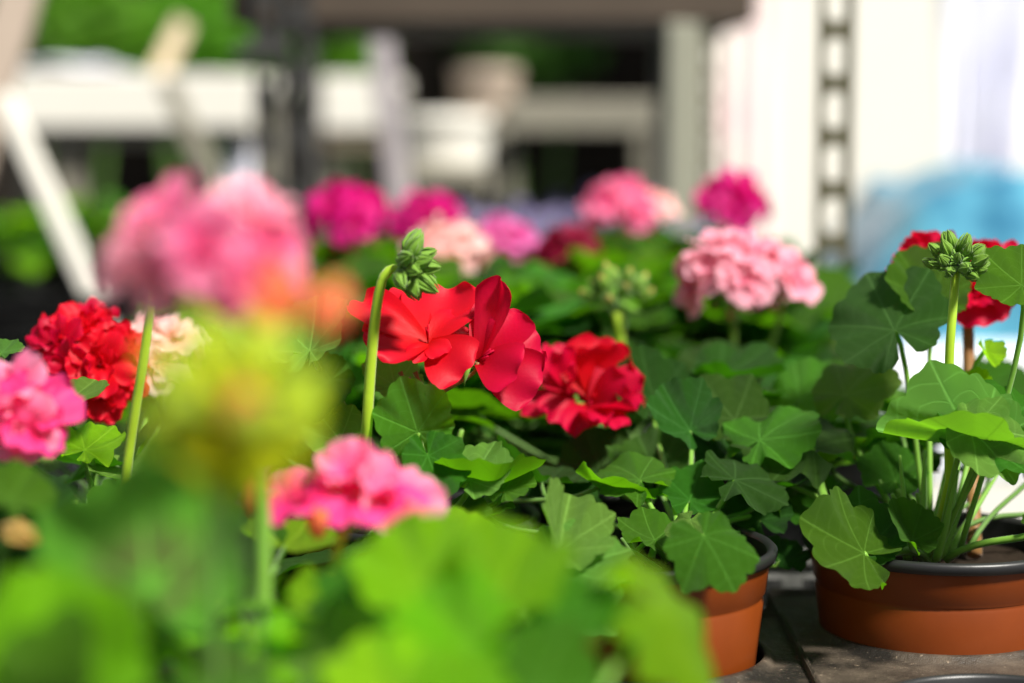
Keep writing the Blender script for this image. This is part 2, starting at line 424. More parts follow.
# ------------------------------------------------------------------ pots and plants
def pot_mesh(r, h, black=False):
    key = ('pot', r, h, black)
    if key in CACHE: return CACHE[key]
    mb = MB(); k = .82                          # bottom over top radius
    R = lambda z: r*(k+(1-k)*z/h)
    zg = h-.021
    prof = [(.001, .0), (R(0)*.9, 0), (R(0), .002), (R(zg-.0025), zg-.0025), (R(zg)-.0009, zg-.0012), (R(zg)-.0009, zg+.0004), (R(zg)+.0005, zg+.002),
            (R(h-.005)+.0005, h-.0055)]
    mb.lathe(prof, 72, mi=0)
    rim = [(R(h-.005)+.0006, h-.0055), (r+.0022, h-.005), (r+.003, h-.003), (r+.003, h-.001), (r+.0016, h+.0004), (r-.0005, h), (r-.0016, h-.0015)]
    mb.lathe(rim, 72, mi=1)
    mb.lathe([(r-.0016, h-.0015), (R(h*.5)-.0016, h*.5), (R(.004)-.0016, .004), (.001, .004)], 72, mi=1)
    CACHE[key] = mb.me('pot', [POTB if black else POTM, POTB]); return CACHE[key]
def soil_mesh(r):
    key = ('soil', r)
    if key in CACHE: return CACHE[key]
    mb = MB(); rings = 9; seg = 40; vs = []
    for j in range(rings+1):
        for i in range(seg):
            a = 2*PI*i/seg; q = max(.001, r*j/rings); x, y = q*math.cos(a), q*math.sin(a)
            vs.append((x, y, .003*noise.noise(V((x*90, y*90, 3)))+.0015*noise.noise(V((x*300, y*300, 1)))))
    fs = [(j*seg+i, (j+1)*seg+i, (j+1)*seg+(i+1) % seg, j*seg+(i+1) % seg) for j in range(rings) for i in range(seg)]
    mb.add(vs, fs); CACHE[key] = mb.me('soil', SOIL); return CACHE[key]
GROUP = 'potted geraniums on the benches'
def plant(x, y, label, r=.056, z=BENCH+.003, group=GROUP, h=.09, name='potted_geranium', cat='potted geranium', black=False):
    e = tag(empty(name, (x, y, z)), label, cat, group)
    M = Matrix.Translation((x, y, z)); PH[e.name] = h
    obj('pot', pot_mesh(r, h, black), M @ Matrix.Rotation(random.uniform(0, 6), 4, 'Z'), e)
    obj('soil', soil_mesh(r*.955), M @ Matrix.Translation((0, 0, h-.014)), e)
    return e
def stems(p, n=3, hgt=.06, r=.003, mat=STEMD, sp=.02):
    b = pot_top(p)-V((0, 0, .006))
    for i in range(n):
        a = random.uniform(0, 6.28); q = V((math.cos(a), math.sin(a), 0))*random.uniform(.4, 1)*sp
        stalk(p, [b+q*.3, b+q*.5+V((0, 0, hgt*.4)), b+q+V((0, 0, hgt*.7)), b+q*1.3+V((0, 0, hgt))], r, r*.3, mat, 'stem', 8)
def canopy(p, n, top=.07, low=.012, R=.085, size=(.021, .031), mats=(LEAF, LEAF, LEAFD, LEAFP), keep=None, pm=None):
    """ordinary leaves round a plant; keep(point) may refuse a place"""
    o = pot_top(p); k = 0; tries = 0
    while k < n and tries < n*12:
        tries += 1
        f = ((k+.5)/n); a = k*2.39996+random.uniform(-.5, .5)+p.location.x*9; rr = R*math.sqrt(f)*random.uniform(.85, 1.1)
        zz = top-(top-low)*(f**1.2)*random.uniform(.55, 1.1)
        at = o+V((rr*math.cos(a), rr*math.sin(a), zz+.01)); s = random.uniform(*size)
        if keep and not keep(at, s):
            if tries % 4 == 0: k += 1
            continue
        out = V((math.cos(a), math.sin(a), 0)); nrm = V((0, 0, 1))+out*random.uniform(.1, .8)+rv(.22)
        leaf(p, at, out+rv(.25)+V((0, 0, -.15)), nrm, s, random.choice(mats), cup=random.choice((.05, .12, .2, -.1)),
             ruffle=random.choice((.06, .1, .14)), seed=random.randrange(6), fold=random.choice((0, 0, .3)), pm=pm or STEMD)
        k += 1
def project(p):
    q = p-V((0, 0, CAMZ)); d = q.dot(FWD); return 512+q.x/d*FPX, 341.5-q.dot(UP)/d*FPX, d

# ------------------------------------------------------------------ the setting
def structure(o): o['kind'] = 'structure'; return o
WHITEW = plain('cream_painted_wall', (.86, .84, .76), .8, .2, .04, 2)
DARKW = plain('dark_timber_wall', (.028, .022, .018), .9, .1, .5, 3)
FLOORM = plain('dark_paving', (.07, .065, .06), .85, .2, .5, 4)
BENCHM = plain('black_bench_top', (.009, .009, .008), .8, .12, .5, 12)
STEELD = plain('dark_steel', (.07, .068, .065), .45, .5, .4, 40, .3)
STEELO = plain('olive_galvanised_steel', (.13, .12, .07), .5, .5, .3, 30, .2)
STEELG = plain('grey_green_painted_steel', (.33, .33, .26), .5, .4, .15, 20)
WHITEP = plain('cream_painted_wood', (.85, .82, .74), .5, .4, .08, 14)
GREYP = plain('weathered_grey_wood', (.3, .28, .22), .7, .3, .3, 18)
TAUPE = plain('taupe_wood', (.52, .42, .34), .6, .3, .2, 18)
STICK = plain('pale_pine_wood', (.72, .58, .4), .6, .3, .15, 18)
SHELFM = plain('brown_shelf_board', (.1, .075, .055), .7, .3, .35, 9)
CLOTHW = plain('white_tablecloth', (.82, .83, .88), .8, .2, .05, 6)
CRATEW = plain('white_crate_plastic', (.78, .77, .74), .45, .4, .08, 20)
CRATEG = plain('grey_crate_plastic', (.42, .42, .4), .5, .4, .2, 20)
CRATEK = plain('black_crate_plastic', (.007, .007, .007), .6, .15, .3, 20)
def fabric(name, c1, c2, sc):
    t = NT(name); n = t.noise(sc, 4, .6); return t.done(t.pbsdf(t.ramp(n, [(.35, c1), (.65, c2)]), .75, .2, 0, n, .4, .01, .3))
BLUEF = fabric('turquoise_fabric', (.006, .11, .22), (.1, .36, .48), 11)
LILACF = fabric('lilac_white_fabric', (.7, .7, .86), (.84, .84, .93), 5)
BUNDLE = fabric('mauve_grey_cloth', (.3, .27, .28), (.42, .38, .4), 8)
PINKF = fabric('washed_pink_and_cream_fabric', (.92, .62, .66), (.88, .86, .78), 3)

m = MB(); m.box((-3.5, -.6, -.1), (3.5, 6.2, 0)); structure(m.build('floor', FLOORM, (0, 2, 0), smooth=False))
def wx(px, d): return (px-512)/FPX*d
def wz(py, d): return W(512, py, d).z
m = MB(); m.box((wx(694, 4.6), 4.6, 0), (2.6, 4.7, 2.6)); structure(m.build('wall_back', WHITEW, (1, 4.6, 0), smooth=False))
m = MB(); m.box((-2.6, 5.3, 0), (wx(694, 4.6), 5.4, 2.6)); structure(m.build('wall_rear', DARKW, (-1, 5.3, 0), smooth=False))

def table(name, x0, x1, y0, y1, z, mat, label, cat, legm, th=.03, group=None):
    e = tag(empty(name, ((x0+x1)/2, (y0+y1)/2, 0)), label, cat, group)
    m = MB(); m.box((x0, y0, z-th), (x1, y1, z), bev=.003); m.build('table_top', mat, ((x0+x1)/2, (y0+y1)/2, z), e, smooth=False)
    for x in (x0+.04, x1-.04):
        for y in (y0+.04, y1-.04):
            m = MB(); m.box((x-.02, y-.02, 0), (x+.02, y+.02, z-th), bev=.003); m.build('leg', legm, (x, y, 0), e, smooth=False)
    for y in (y0+.04, y1-.04):
        m = MB(); m.box((x0+.06, y-.012, z-th-.07), (x1-.06, y+.012, z-th), bev=.002); m.build('rail', legm, (0, y, z-th-.04), e, smooth=False)
    return e
table('plant_bench', -.92, .335, .18, 1.34, BENCH, BENCHM, 'black plant bench in the foreground carrying the terracotta pots and trays', 'bench', STEELD)
table('plant_bench', -.95, .2, 1.38, 3.1, BENCH, BENCHM, 'dark plant bench farther back, under the blurred geraniums and the shelf rack', 'bench', STEELD)

# carry trays: a dusty plate with round wells, one cell after another
PITCHC = .135
def tray(name, cells, label, group='black carry trays with round wells', r=.0515):
    mb = MB(); N = 48; a = PITCHC/2; cs = set(cells); deep = TRAY-BENCH-.003
    for cx, cy in cells:
        vs = []; sq = []
        for k in range(N):
            t = 2*PI*k/N; c, s = math.cos(t), math.sin(t); q = a/max(abs(c), abs(s)); vs.append((cx+c*q, cy+s*q, TRAY)); 
        for rr, z in ((r+.006, TRAY), (r+.004, TRAY+.0022), (r+.0012, TRAY+.0028), (r, TRAY+.001), (r*.985, TRAY-.006), (r*.9, BENCH+.0022), (r*.3, BENCH+.0022), (.004, BENCH+.0022)):
            for k in range(N):
                t = 2*PI*k/N; vs.append((cx+math.cos(t)*rr, cy+math.sin(t)*rr, z))
        fs = [(j*N+k, j*N+(k+1) % N, (j+1)*N+(k+1) % N, (j+1)*N+k) for j in range(8) for k in range(N)]
        o = len(mb.v); mb.add(vs, fs)
        for p in range(len(mb.mi)-len(fs), len(mb.mi)): mb.mi[p] = 0 if (p-(len(mb.mi)-len(fs)))//N < 3 else 1
    xs = [c[0] for c in cells]; ys = [c[1] for c in cells]; x0, x1, y0, y1 = min(xs)-a, max(xs)+a, min(ys)-a, max(ys)+a
    lip = .006
    for (p, q) in (((x0, y0), (x1, y0)), ((x1, y0), (x1, y1)), ((x1, y1), (x0, y1)), ((x0, y1), (x0, y0))):
        d = V((q[0]-p[0], q[1]-p[1], 0)).normalized(); nrm = V((d.y, -d.x, 0))
        P, Q = V((*p, TRAY)), V((*q, TRAY)); dn = V((0, 0, -.02))
        mb.add([P, Q, Q+nrm*.002+V((0, 0, .003)), P+nrm*.002+V((0, 0, .003)), Q+nrm*.004+dn, P+nrm*.004+dn], [(0, 1, 2, 3), (3, 2, 4, 5)], 0)
    o = mb.build(name, [TRAYM, POTB], ((x0+x1)/2, (y0+y1)/2, BENCH)); return tag(o, label, 'tray', group)
AX, AY = wx(945, .905), .905
c1 = [(AX-PITCHC*i, AY-PITCHC*j) for i in (0,) for j in (0, 1)] 
tray('carry_tray', [(AX, AY-PITCHC*j) for j in (0, 1)], 'dusty black carry tray holding the right-hand pot, with an empty well before it')
bx = wx(650, .85); by = .862
tray('carry_tray', [(bx, by), (bx, by-PITCHC)], 'dusty black carry tray under the pot left of the right-hand pot')
# ------------------------------------------------------------------ filler rules: what ordinary leaves must leave free (read in the photograph)
FREE = [((345, 270, 560, 410), 0, 1.0), ((510, 330, 655, 440), 0, 1.08), ((372, 228, 450, 300), 0, .9), ((30, 300, 150, 425), 0, 1.0), ((-50, 190, 128, 315), 0, 9), ((806, 555, 1100, 700), 0, .93),
        ((655, 570, 830, 700), 0, .95), ((850, -50, 1100, 350), 0, 9), ((860, 360, 1100, 500), 0, .93), ((535, 455, 655, 600), 0, .9), ((90, 150, 320, 320), 0, 9 and .7),
        ((245, 440, 460, 540), 0, .75), ((0, 340, 100, 470), 0, .8), ((780, 470, 880, 580), 0, .92), ((940, 540, 1100, 600), 0, .95), ((680, 500, 770, 600), 0, .9), ((575, 240, 660, 340), 0, 1.15), ((670, 230, 820, 330), 0, 1.25)]
def top_line(px, d):
    if d < .75: return 520 if px < 480 else 590
    if d < .95: return 420 if px < 250 else (430 if px < 560 else 450)
    if d < 1.1: return 330 if px > 250 else 400
    return 0 if px > 128 else 400
def keep(at, s):
    px, py, d = project(at); q = s*FPX/d*.8
    if py-q < top_line(px, d): return False
    for (x0, y0, x1, y1), d0, d1 in FREE:
        if d0 < d < d1 and x0 < px+q and px-q < x1 and y0 < py+q and py-q < y1: return False
    return True
def hleaf(p, at, tip, nrm, rpx, mat=LEAF, base=None, **k):
    """leaf attached at pixel/depth AT, pointing at TIP, radius RPX pixels at that depth"""
    A, T = W(*at), W(*tip); k.setdefault('hi', True); k['ruffle'] = k.get('ruffle', .1)+.05
    if base is not None: base = W(*base)
    return leaf(p, A, T-A, nrm, rpx*at[2]/FPX, mat, base, **k)

def hfloret(parent, c, mat, petals, z=(0, 0, 1), seed=0, sp=1.0):
    """petals: list of (tip px, tip py, tip depth, width px, facing) drawn from the centre c"""
    c0 = W(*c); mb = MB(); rnd = random.Random(seed)
    for k, (tx, ty, td, wp, nrm, ruf, cur) in enumerate(petals):
        T = W(tx, ty, td); d = T-c0; L = d.length; p = MB()
        petal(p, 1, wp/FPX*td/L, cur*.7, 0, seed*100+k, ruf, cur, 0, 0, 19, 16)
        R = frame(c0, d, nrm, L*1.04)
        mb.add([R @ V(v) for v in p.v], p.f, 0, p.uv)
    for k in range(6):
        n = V(z).normalized(); q = c0+n*.007+rv(.0012); mb.tube([c0, c0+(q-c0)*.5, q], [.0003, .00025, .0005], 5, 1)
    for k in range(5):
        n = V(z).normalized(); q = c0-n*.001+rv(.003)-n*.003; mb.tube([c0-n*.004, (c0+q)*.5-n*.004, c0+(q-c0)*1.2-n*.002], [.0012, .0014, .0002], 5, 2)
    return mb.build('floret', [mat, mat, STEM], c0, parent)
# ================================================================== the pot on the right
random.seed(11)
A = plant(AX, AY, 'right-hand geranium in a clear orange-brown pot, with a green bud cluster on an upright stalk', r=.0585, h=.0845)
stems(A, 3, .035, .003, STEM, .02)
hleaf(A, (978, 446, .872), (866, 430, .875), (0, -.5, .87), 72, LEAFP, (925, 560, .9), fold=1.0, cup=.05, ruffle=.06, seed=2)
hleaf(A, (984, 440, .868), (1060, 380, .9), (-.25, -.85, .5), 62, LEAF, (935, 560, .9), cup=.05, ruffle=.06, seed=4)
hleaf(A, (972, 430, .864), (1045, 500, .85), (.0, -.65, .75), 46, LEAFP, (935, 560, .9), cup=-.1, fold=.35, ruffle=.12, seed=5)
hleaf(A, (864, 553, .862), (800, 520, .855), (.1, -.62, .75), 54, LEAF, (925, 560, .9), cup=.12, ruffle=.16, seed=1, pr=.0018)
hleaf(A, (868, 548, .875), (850, 488, .9), (.05, -.8, .5), 40, LEAFD, (925, 560, .9), cup=.2, ruffle=.12, seed=7)
hleaf(A, (912, 540, .875), (885, 500, .885), (.35, -.5, .7), 32, LEAF, (928, 562, .9), cup=.15, fold=.4, ruffle=.1, seed=3)
hleaf(A, (895, 330, .925), (865, 270, .95), (-.3, -.8, .35), 62, LEAFD, (930, 550, .92), cup=-.12, ruffle=.08, seed=6)
hleaf(A, (935, 300, .94), (905, 262, .95), (.2, -.9, .35), 44, LEAF, (930, 550, .92), cup=.1, fold=.3, ruffle=.1, seed=8)
hleaf(A, (1022, 285, .87), (990, 262, .88), (-.1, -.8, .6), 36, LEAF, (960, 550, .9), cup=.1, ruffle=.12, seed=9)
hleaf(A, (760, 440, .93), (845, 372, .95), (-.1, -.3, .95), 50, LEAF, (915, 555, .92), cup=-.1, ruffle=.14, seed=10)
hleaf(A, (845, 395, .96), (880, 350, .97), (-.2, -.4, .9), 44, LEAFP, (915, 555, .92), cup=-.1, ruffle=.1, seed=11)
hleaf(A, (895, 480, .93), (880, 440, .95), (0, -.6, .7), 34, LEAF, (925, 555, .92), cup=.1, seed=3)
hleaf(A, (985, 350, .93), (1000, 395, .92), (.2, -.5, .8), 16, LEAFY, (945, 555, .9), cup=.3, fold=.5, seed=2)
hleaf(A, (975, 400, .93), (1010, 350, .94), (-.5, -.6, .6), 20, LEAFY, (945, 555, .9), cup=.3, fold=.5, seed=5)
hleaf(A, (1050, 520, .88), (1100, 500, .88), (0, -.3, .9), 40, LEAF, (945, 560, .9), seed=2, pr=.0017)
for a, b in (((905, 556, .895), (900, 455, .9)), ((918, 556, .9), (925, 450, .91)), ((940, 558, .9), (975, 470, .9)), ((946, 558, .905), (1000, 470, .93)), ((925, 558, .91), (948, 460, .93)), ((936, 560, .89), (958, 470, .88)), ((908, 560, .9), (880, 480, .93))):
    P, Q = W(*a), W(*b); stalk(A, [P, P+(Q-P)*.3+V((.002, 0, .004)), P+(Q-P)*.7, Q], .0022, .0006, STEM, 'stem', 8)
bs = [W(932, 556, .9), W(950, 480, .89), W(948, 400, .875), W(950, 345, .873), W(956, 270, .87)]
stalk(A, bs, .0024, .0019, STEMY, 'flower_stalk')
bud_cluster(A, W(958, 266, .87), .0085, 24, .0085, (.05, -.25, .95), BUD, BUD, 1.8)
hd = stalk(A, [W(975, 555, .93), W(972, 440, .97), W(968, 380, .98), W(968, 300, .985)], .0035, .0028, PEDI, 'flower_stalk')
for c, n, s, se in (((925, 262, .985), (-.6, -.3, .7), 44, 0), ((975, 290, .98), (.0, -.8, .2), 46, 1), ((1015, 285, .98), (.7, -.4, .3), 46, 2), ((985, 262, 1.0), (.2, .2, .9), 40, 3)):
    floret(hd, W(*c), n, s*c[2]/FPX, CRIM, se, hi=True, tilt=.5)
stalk(A, bez(W(968, 300, .985), W(960, 285, .985), W(940, 275, .985), W(925, 266, .985), 6), .0008, .0008, PEDI, 'pedicel')
canopy(A, 30, .05, .005, .075, (.015, .022), (LEAF, LEAFD, LEAFD), keep=keep)

# ================================================================== the pot beside it
random.seed(12)
B = plant(bx, by, 'geranium in the half-hidden terracotta coloured pot left of the right-hand pot, with drooping serrated leaves', r=.0545)
stems(B, 3, .02, .0024, STEMD, .02)
hleaf(B, (704, 536, .808), (742, 592, .79), (.2, -.7, .6), 46, LEAF, (685, 556, .86), cup=-.12, curl=.1, ruffle=.12, seed=3)
hleaf(B, (690, 520, .86), (672, 545, .85), (-.3, -.6, .7), 22, LEAFP, (685, 560, .86), cup=-.2, seed=6)
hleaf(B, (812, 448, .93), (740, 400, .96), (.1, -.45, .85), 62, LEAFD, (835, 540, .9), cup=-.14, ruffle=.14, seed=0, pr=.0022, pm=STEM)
hleaf(B, (800, 400, .99), (840, 360, 1.), (0, -.3, .9), 52, LEAF, (690, 550, .88), cup=-.1, ruffle=.16, seed=7)
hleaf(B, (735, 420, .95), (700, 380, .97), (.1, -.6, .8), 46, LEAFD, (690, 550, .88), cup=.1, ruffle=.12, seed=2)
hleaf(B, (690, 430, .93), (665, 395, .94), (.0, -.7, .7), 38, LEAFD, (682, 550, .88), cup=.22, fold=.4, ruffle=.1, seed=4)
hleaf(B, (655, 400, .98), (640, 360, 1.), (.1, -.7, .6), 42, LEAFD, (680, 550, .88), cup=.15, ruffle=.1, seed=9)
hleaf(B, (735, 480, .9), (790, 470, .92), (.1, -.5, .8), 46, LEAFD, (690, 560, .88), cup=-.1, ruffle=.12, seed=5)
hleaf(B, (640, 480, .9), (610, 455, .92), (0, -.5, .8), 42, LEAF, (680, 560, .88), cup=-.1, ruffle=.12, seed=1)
hleaf(B, (760, 520, .92), (745, 490, .93), (0, -.7, .6), 38, LEAFD, (700, 560, .88), cup=.1, ruffle=.12, seed=8)
for (px, py, d, tx, ty, rp) in ((655, 540, .87, 640, 515, 34), (690, 500, .9, 700, 470, 36), (655, 470, .95, 640, 440, 40), (715, 455, .97, 740, 430, 40), (780, 500, .93, 810, 480, 36), (600, 470, .97, 590, 440, 40), (780, 560, .93, 800, 540, 26), (570, 510, .93, 550, 480, 38)):
    hleaf(B, (px, py, d), (tx, ty, d+.02), (random.uniform(-.3, .3), -.65, .7), rp, random.choice((LEAFD, LEAFD, LEAF)), (680, 560, .88), cup=random.uniform(-.1, .2), ruffle=.13)
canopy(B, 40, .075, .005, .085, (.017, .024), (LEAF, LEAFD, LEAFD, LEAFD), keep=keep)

# ================================================================== the double red bloom, centre right
random.seed(13)
E1 = plant(wx(598, 1.02), 1.03, 'geranium behind the half-hidden pot, bearing the dark red double bloom right of centre', black=True, r=.0545)
stems(E1, 3, .06, .0035, STEMD, .03)
root = W(592, 425, 1.0)
stalk(E1, [pot_top(E1), pot_top(E1)+V((0, 0, .05)), root-V((0, 0, .02)), root], .0022, .002, STEM)
mb = MB()
for c in ((585, 385, 1.), (600, 380, .995), (575, 395, .99)): mb.tube([root, root+(W(*c)-root)*.5, W(*c)], .0011, 5)
hd = mb.build('flower_head', STEM, root, E1)
for c, sz, sd_ in (((612, 388, 1.0), 40, 3), ((575, 378, 1.005), 38, 6)): floret(hd, W(*c), (.1, -.8, .55), sz/FPX, CRIM, sd_, hi=True, tilt=.5, dbl=3, ruf=.15)
ZB = (0, -.9, .3)
hfloret(hd, (592, 398, .99), RED, [
    (598, 335, 1.0, 62, (-.1, -.95, .1), .1, -.15), (622, 352, .99, 50, (-.3, -.9, .1), .12, -.1), (572, 350, .99, 44, (.3, -.9, .1), .12, 0), (606, 345, .98, 56, (0, -1, 0), .1, -.2)], ZB, 31)
hfloret(hd, (590, 405, .985), CRIM, [
    (645, 385, .98, 56, (-.1, -.8, .7), .12, .2), (632, 362, .985, 54, (-.2, -.9, .3), .12, .1), (626, 385, .97, 50, (-.1, -.9, .4), .1, .2), (638, 402, .965, 50, (0, -.6, .9), .14, .4), (612, 432, .955, 52, (0, -.6, .8), .14, .4), (572, 428, .955, 40, (0, -.7, .8), .14, .4), (642, 370, 1.0, 46, (-.3, -.8, .5), .12, .2), (600, 425, .95, 36, (0, -.8, .5), .1, .3)], ZB, 32)
hfloret(hd, (575, 392, .995), CRIM, [
    (550, 345, 1.0, 46, (.3, -.9, .3), .12, .1), (540, 362, .99, 42, (.5, -.8, .4), .12, .2), (520, 408, .99, 34, (.1, -.7, .8), .1, .2), (545, 415, .98, 34, (.1, -.7, .8), .14, .3), (560, 352, .98, 36, (.2, -.9, .2), .1, 0), (566, 370, .97, 30, (.4, -.9, .2), .1, .1)], ZB, 33)
canopy(E1, 50, .07, .0, .085, (.018, .026), (LEAF, LEAFD, LEAFD), keep=keep)

# ================================================================== the two red florets, centre
random.seed(14)
Cp = plant(wx(415, .9), .93, 'geranium at the centre bearing the two open scarlet florets beside a nodding green bud', r=.0545)
stems(Cp, 4, .055, .0035, STEM, .03)
root = W(432, 400, .875)
stalk(Cp, [pot_top(Cp)+V((.01, 0, 0)), W(445, 520, .89), W(425, 440, .88), root], .0022, .0018, STEM)
hd = MB()
for a, b in ((root, W(425, 352, .87)), (root, W(478, 362, .865)), (root, W(400, 372, .885)), (root, W(415, 372, .88)), (root, W(408, 378, .87))):
    hd.tube(bez(a, a+(b-a)*.3+V((0, 0, .001)), b-V((-.002, 0, .006)), b, 8), [.0009]*7+[.0013], 6)
hd = hd.build('flower_head', PEDI, root, Cp)
hfloret(hd, (428, 343, .868), RED, [
    (353, 300, .875, 51, (.2, -.8, .6), .1, .25), (385, 288, .89, 63, (.3, -.8, .4), .12, .15), (445, 282, .89, 81, (-.1, -.9, .2), .12, .2), (468, 306, .88, 46, (-.4, -.8, .3), .1, .3),
    (362, 338, .862, 54, (.1, -.5, .9), .08, .3), (372, 352, .85, 56, (.1, -.5, .9), .1, .3), (468, 372, .855, 66, (-.3, -.8, .5), .08, .4), (410, 362, .855, 24, (.1, -.9, .4), .1, .5), (445, 352, .858, 32, (.1, -.9, .5), .1, .4), (480, 330, .88, 44, (-.2, -.7, .6), .1, .3), (415, 300, .9, 49, (.1, -.9, .2), .14, .1)], (.1, -.5, .8), 3)
hfloret(hd, (477, 360, .865), CRIM, [
    (495, 279, .86, 42, (-.6, -.75, .1), .1, -.1), (512, 305, .868, 73, (-.3, -.9, .1), .08, .1), (540, 330, .872, 68, (-.1, -.9, .3), .12, .3), (541, 388, .86, 66, (-.3, -.9, .4), .08, .3), (520, 372, .852, 61, (-.3, -.9, .5), .1, .3), (478, 318, .872, 49, (-.6, -.7, .1), .1, .1)], (.8, -.4, .5), 5)
# nodding bud left of the florets
bs = bez(W(366, 440, .85), W(372, 330, .845), W(378, 285, .84), W(384, 276, .84), 8)[:-1] + bez(W(384, 276, .84), W(390, 266, .84), W(398, 268, .84), W(402, 272, .84), 5)
stalk(Cp, [pot_top(Cp), W(372, 520, .88)]+bs, .0025, .0019, STEMY)
bud_cluster(Cp, W(404, 266, .84), .0055, 14, .0125, (.85, -.2, -.05), BUD, BUD, 1.7)
hleaf(Cp, (418, 432, .855), (400, 375, .85), (-.1, -.75, .6), 42, LEAF, (420, 520, .88), cup=.05, fold=.35, ruffle=.12, seed=2)
hleaf(Cp, (428, 455, .85), (440, 490, .845), (.3, -.8, .4), 36, LEAF, (420, 530, .88), cup=.1, fold=.4, seed=5)
hleaf(Cp, (470, 480, .85), (490, 452, .86), (-.1, -.55, .8), 36, LEAFP, (440, 530, .88), cup=.12, ruffle=.12, seed=1)
hleaf(Cp, (505, 490, .86), (522, 465, .87), (-.2, -.6, .7), 26, LEAF, (445, 530, .88), cup=.1, ruffle=.15, seed=7)
hleaf(Cp, (395, 385, .9), (385, 350, .91), (.1, -.5, .8), 30, LEAFP, (420, 520, .9), cup=.1, ruffle=.1, seed=4)
hleaf(Cp, (340, 440, .87), (320, 415, .88), (0, -.5, .85), 34, LEAFP, (400, 520, .88), cup=.12, ruffle=.12, seed=0)
hleaf(Cp, (330, 380, .88), (300, 400, .88), (.1, -.6, .7), 38, LEAF, (400, 520, .9), cup=.1, ruffle=.08, seed=10)
hleaf(Cp, (310, 350, .88), (320, 300, .9), (-.3, -.75, .5), 46, LEAFP, (390, 520, .9), cup=.15, fold=.3, ruffle=.06, seed=11)
hleaf(Cp, (265, 350, .86), (250, 310, .88), (.3, -.7, .5), 40, LEAFP, (380, 520, .9), cup=.1, ruffle=.06, seed=9)
canopy(Cp, 50, .062, .0, .09, (.017, .026), (LEAF, LEAF, LEAFD, LEAFP), keep=keep)

# ================================================================== the full red head on the left
random.seed(15)
D = plant(wx(85, .95), .955, 'geranium at the left edge with the full scarlet flower head before the dark gap', r=.0545)
stems(D, 3, .05, .0035, STEM, .03)
root = W(88, 385, .95)
stalk(D, [pot_top(D), pot_top(D)+V((0, 0, .05)), root-V((0, 0, .02)), root], .0022, .002, STEM)
FL = [((58, 345, .95), (-.4, -.6, .6), 36, 0, .55), ((85, 335, .96), (0, -.5, .8), 38, 1, .65), ((115, 350, .95), (.4, -.6, .6), 36, 2, .6), ((70, 372, .94), (-.2, -.9, .2), 34, 3, .5),
      ((100, 365, .94), (.2, -.9, .3), 38, 4, .55), ((125, 372, .95), (.7, -.6, 0), 32, 5, .5), ((55, 370, .955), (-.6, -.6, 0), 30, 6, .6), ((60, 335, .97), (-.5, -.1, .9), 34, 7, .7), ((100, 398, .94), (.1, -.9, -.3), 30, 2, .4), ((96, 325, .97), (.2, 0, 1), 30, 3, .9)]
mb = MB()
for c, *_ in FL: mb.tube([root, root+(W(*c)-root)*.5, W(*c)], .0009, 5)
hd = mb.build('flower_head', STEM, root, D)
for c, n, s, se, ti in FL: floret(hd, W(*c), n, s*c[2]/FPX, RED if se % 3 else CRIM, se, hi=True, tilt=ti, dbl=3, ruf=.16)
hleaf(D, (70, 400, .86), (112, 387, .86), (-.1, -.35, .95), 30, LEAFP, (95, 470, .9), cup=.1, ruffle=.1, seed=2)
hleaf(D, (85, 450, .86), (105, 435, .87), (0, -.5, .8), 32, LEAFY, (95, 500, .9), cup=.1, ruffle=.24, seed=6)
hleaf(D, (2, 352, .87), (14, 342, .88), (0, -.6, .8), 18, LEAFP, (20, 480, .9), seed=4)
canopy(D, 40, .05, .0, .08, (.016, .024), (LEAF, LEAFD, LEAFP), keep=keep)
random.seed(16)
bl = plant(wx(170, 1.07), 1.08, 'geranium with a small blush pink bloom half hidden behind the scarlet head and thin stalk', r=.0545)
hd = head(bl, W(158, 345, 1.05), .02, 7, .017, BLUSH, dbl=2, buds=2)
canopy(bl, 22, .06, .0, .08, (.018, .026), (LEAF, LEAFD), keep=keep)

# ================================================================== nearer plants
random.seed(17)
H = plant(wx(40, .76), .76, 'near geranium at the left edge with bright pink florets cut by the frame', r=.0545)
stems(H, 3, .05, .0035, STEM, .03)
root = W(20, 440, .75)
stalk(H, [pot_top(H), pot_top(H)+V((0, 0, .04)), root-V((0, 0, .02)), root], .0022, .002, STEM)
mb = MB(); FL = [((10, 400, .755), (-.3, -.5, .8), 56, 0, .8), ((30, 415, .75), (.6, -.6, .4), 54, 1, .45), ((-15, 415, .75), (-.6, -.6, .2), 46, 2, .4), ((22, 425, .745), (.2, -.9, -.2), 44, 3, .35)]
for c, *_ in FL: mb.tube([root, root+(W(*c)-root)*.5, W(*c)], .0009, 5)
hd = mb.build('flower_head', STEM, root, H)
for c, n, s, se, ti in FL: floret(hd, W(*c), n, s*c[2]/FPX, PINK if se != 1 else HOTP, se, hi=True, tilt=ti, dbl=2, ruf=.12)
hleaf(H, (5, 540, .7), (60, 500, .7), (.3, -.8, .5), 62, LEAFD, (30, 640, .75), cup=.05, seed=3)
hleaf(H, (10, 500, .68), (30, 470, .7), (.2, -.8, .5), 40, LEAF, (30, 640, .75), cup=.1, seed=5)
hleaf(H, (75, 520, .83), (95, 500, .84), (-.2, -.5, .9), 28, LEAFP, (60, 620, .8), cup=-.2, fold=.3, seed=8)
hleaf(H, (60, 545, .83), (75, 530, .84), (.2, -.5, .9), 24, LEAFP, (60, 620, .8), cup=-.2, fold=.3, seed=1)
k = bud(stalk(H, [W(-5, 640, .7), W(0, 600, .68), W(0, 560, .66), W(8, 532, .66)], .0018, .0014, STEM), W(2, 528, .66), (.8, 0, -.3), .013, BUDP, SALM)
